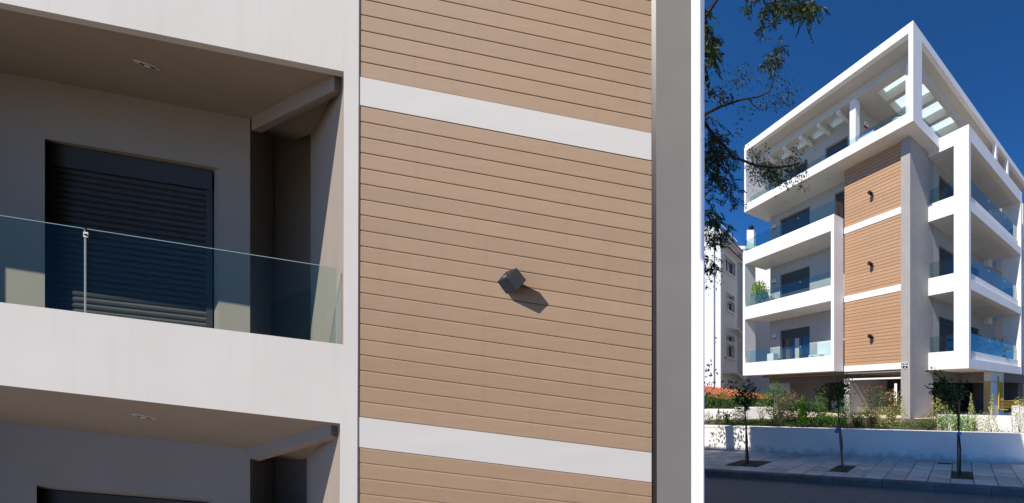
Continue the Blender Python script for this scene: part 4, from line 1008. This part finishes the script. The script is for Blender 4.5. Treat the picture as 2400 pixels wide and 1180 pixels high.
# hedge behind the planter wall
def hedge(name, q0, q1, z0, z1, dep, n, m, label, size=.07):
    r = empty(name, (q0.x, q0.y, z0), label, 'hedge')
    d = q1 - q0; t = rng.uniform(0, 1, n); up_ = rng.uniform(0, 1, n) ** .7
    P = np.array([d.x, d.y, 0])[None] * t[:, None]; side = np.array([d.y, -d.x, 0]) / math.hypot(d.x, d.y)
    off = rng.uniform(-.5, .5, n); P = P + side[None] * (off * dep)[:, None]
    P[:, 2] = up_ * (z1 - z0) * (1 + .10 * np.sin(t * 31) + .08 * np.sin(t * 67 + 1) + .05 * rng.normal(size=n))
    leaves('foliage', P, rdirs(n, .1), size * rng.uniform(.7, 1.3, n), size * .5, m, r)
    dn = Vector(side) * dep * .22
    a, b = Vector((0, 0, 0)), Vector((d.x, d.y, 0)); h = Vector((0, 0, (z1 - z0) * .78))
    MB().hexa([a - dn, b - dn, b + dn, a + dn, a - dn + h, b - dn + h, b + dn + h, a + dn + h]).build('twig_core', L_DARK, r)
hedge('hedge', at(1600, 960, 17.6), at(1812, 960, 17.4), .75, 1.74, .9, 5200, L_MID, 'clipped dark green hedge in front of the red tile roof', .085)
hedge('hedge', at(1915, 960, 27), at(2004, 960, 26), .75, 3.0, 1.5, 5200, L_MID, 'tall sunlit green bushes seen through the open ground floor', .15)
pwl = at(1640, 990, 15.2); pwr = at(1722, 990, 14.9); pwe = at(1812, 990, 15.4)
def lowwall(a, b, z0, z1, t, name, m, label):
    a = a.copy(); b = b.copy(); a.z = b.z = 0
    o = thin(a, b, z0, z1, t).build(name, m); return tag(o, label, 'wall')
lowwall(pwl, pwr, .3, 1.14, .55, 'planter_wall', BLUEWALL, 'left length of white planter wall in front of the hedge')
lowwall(pwr + Vector((.01, 0, 0)), pwe, .3, 1.22, .5, 'planter_wall', BLUEWALL, 'right length of white planter wall, meeting the tall shrub')
lowwall(at(1930, 960, 22), at(2000, 960, 21.5), .3, 1.35, .3, 'planter_wall', BLUEWALL, 'low pale wall under the bushes seen through the open ground floor')
lowwall(at(2197, 980, 13.2), at(2372, 985, 12.4), .3, 1.05, .2, 'ramp_wall', WHITE, 'bright white ramp wall behind the shrubs right of the pier')
lowwall(at(2372, 980, 12.5), at(2460, 980, 12.2), .3, 1.38, .2, 'ramp_wall', WHITE, 'taller bright white wall at the right edge')
# grass on the lawn
n = 12000
gr = np.array([at(rng.uniform(1700, 1985), 0, 1) for _ in range(n)]); Yg = rng.uniform(11.8, 14.6, n)
P = np.stack([(gr[:, 0]) * Yg, Yg, np.full(n, .735)], 1)
stuff(tag(leaves('lawn_grass', P, rdirs(n, 1.6), rng.uniform(.05, .12, n), .012, GRASSM), 'short sunlit grass of the raised lawn', 'grass'))
n = 9000
ee = rng.uniform(-9, 7, n); nn_ = WALLN + .35 + rng.uniform(0, 1, n) ** 1.5 * 2.6
P = np.array([st(a, b, GZ) for a, b in zip(ee, nn_)]); P[:, 2] += rng.uniform(0, .14, n) + np.where((ee < -1.0) & (nn_ > 10.9), .24, 0)
stuff(tag(leaves('ground_cover', P, rdirs(n, .5), rng.uniform(.04, .09, n), .03, L_MID), 'low green ground cover between the shrubs behind the garden wall', 'ground cover'))
gl = empty('house', W(19, 1, 0), 'white house glimpsed through the open ground floor', 'house', rz=BA)
MB().wall('y', -6, 22, 0, 7, 0, .3, [(a, a + 1.1, 1.5, 2.7) for a in (-1.5, 1.0, 3.5, 6.0, 9.0, 11.6, 13.4)]).build('wall', NEIGH, gl)
for a in (-1.5, 1.0, 3.5, 6.0, 9.0, 11.6, 13.4): MB().box(.15, .2, a, a + 1.1, 1.5, 2.7).build('window', PANE, gl)
MB().box(-.2, .8, -6.2, 22.2, 7, 7.25).build('roof', TILE, gl)
# balcony plants
def potted(q, p, z, label, h, w, m, size, shape='ball', trunk=.0, n=500):
    r = empty('potted_plant', W(q, p, z), label, 'plant', rz=BA)
    mb = MB(); mb.tube([(0, 0, 0), (0, 0, .05), (0, 0, .32), (0, 0, .36)], [.13, .14, .18, .19], 14); mb.smooth = True; mb.build('pot', NEIGH, r)
    MB().tube([(0, 0, .3), (.02, 0, .3 + trunk * .5), (0, 0, .4 + trunk)], [.025, .02, .015], 6).build('stem', BARK, r)
    if shape == 'ball':
        P = rdirs(n) * (rng.uniform(.1, 1, n) ** .45)[:, None] * np.array([w / 2, w / 2, h / 2]) + np.array([0, 0, .36 + trunk + h * .4]); D = rdirs(n)
    else:
        P = np.tile([[0, 0, .4 + trunk]], (n, 1)) + rng.normal(size=(n, 3)) * .05; D = rdirs(n, .5)
    leaves('foliage', P, D, size * rng.uniform(.7, 1.2, n), size * (.5 if shape == 'ball' else .07), m, r, droop=.25 if shape == 'ball' else 1.2)
potted(-.05, 10.3, Z2 + .26, 'round leafy potted tree at the left end of the second floor balcony', 1.25, 1.05, L_BRIGHT, .12, trunk=.55, n=700)
potted(6.2, -1.25, Z1 + .25, 'spiky potted yucca on the lowest right balcony', .9, .9, L_MID, .75, 'spike', .5, 120)
potted(3.0, -1.2, Z1 + .25, 'bushy dark potted plant on the lowest right balcony near the corner', 1.0, 1.0, L_DARK, .1, n=500, trunk=.2)
potted(4.1, -1.2, Z1 + .25, 'second bushy dark potted plant, next to the yucca', 1.0, 1.0, L_DARK, .1, n=500, trunk=.2)
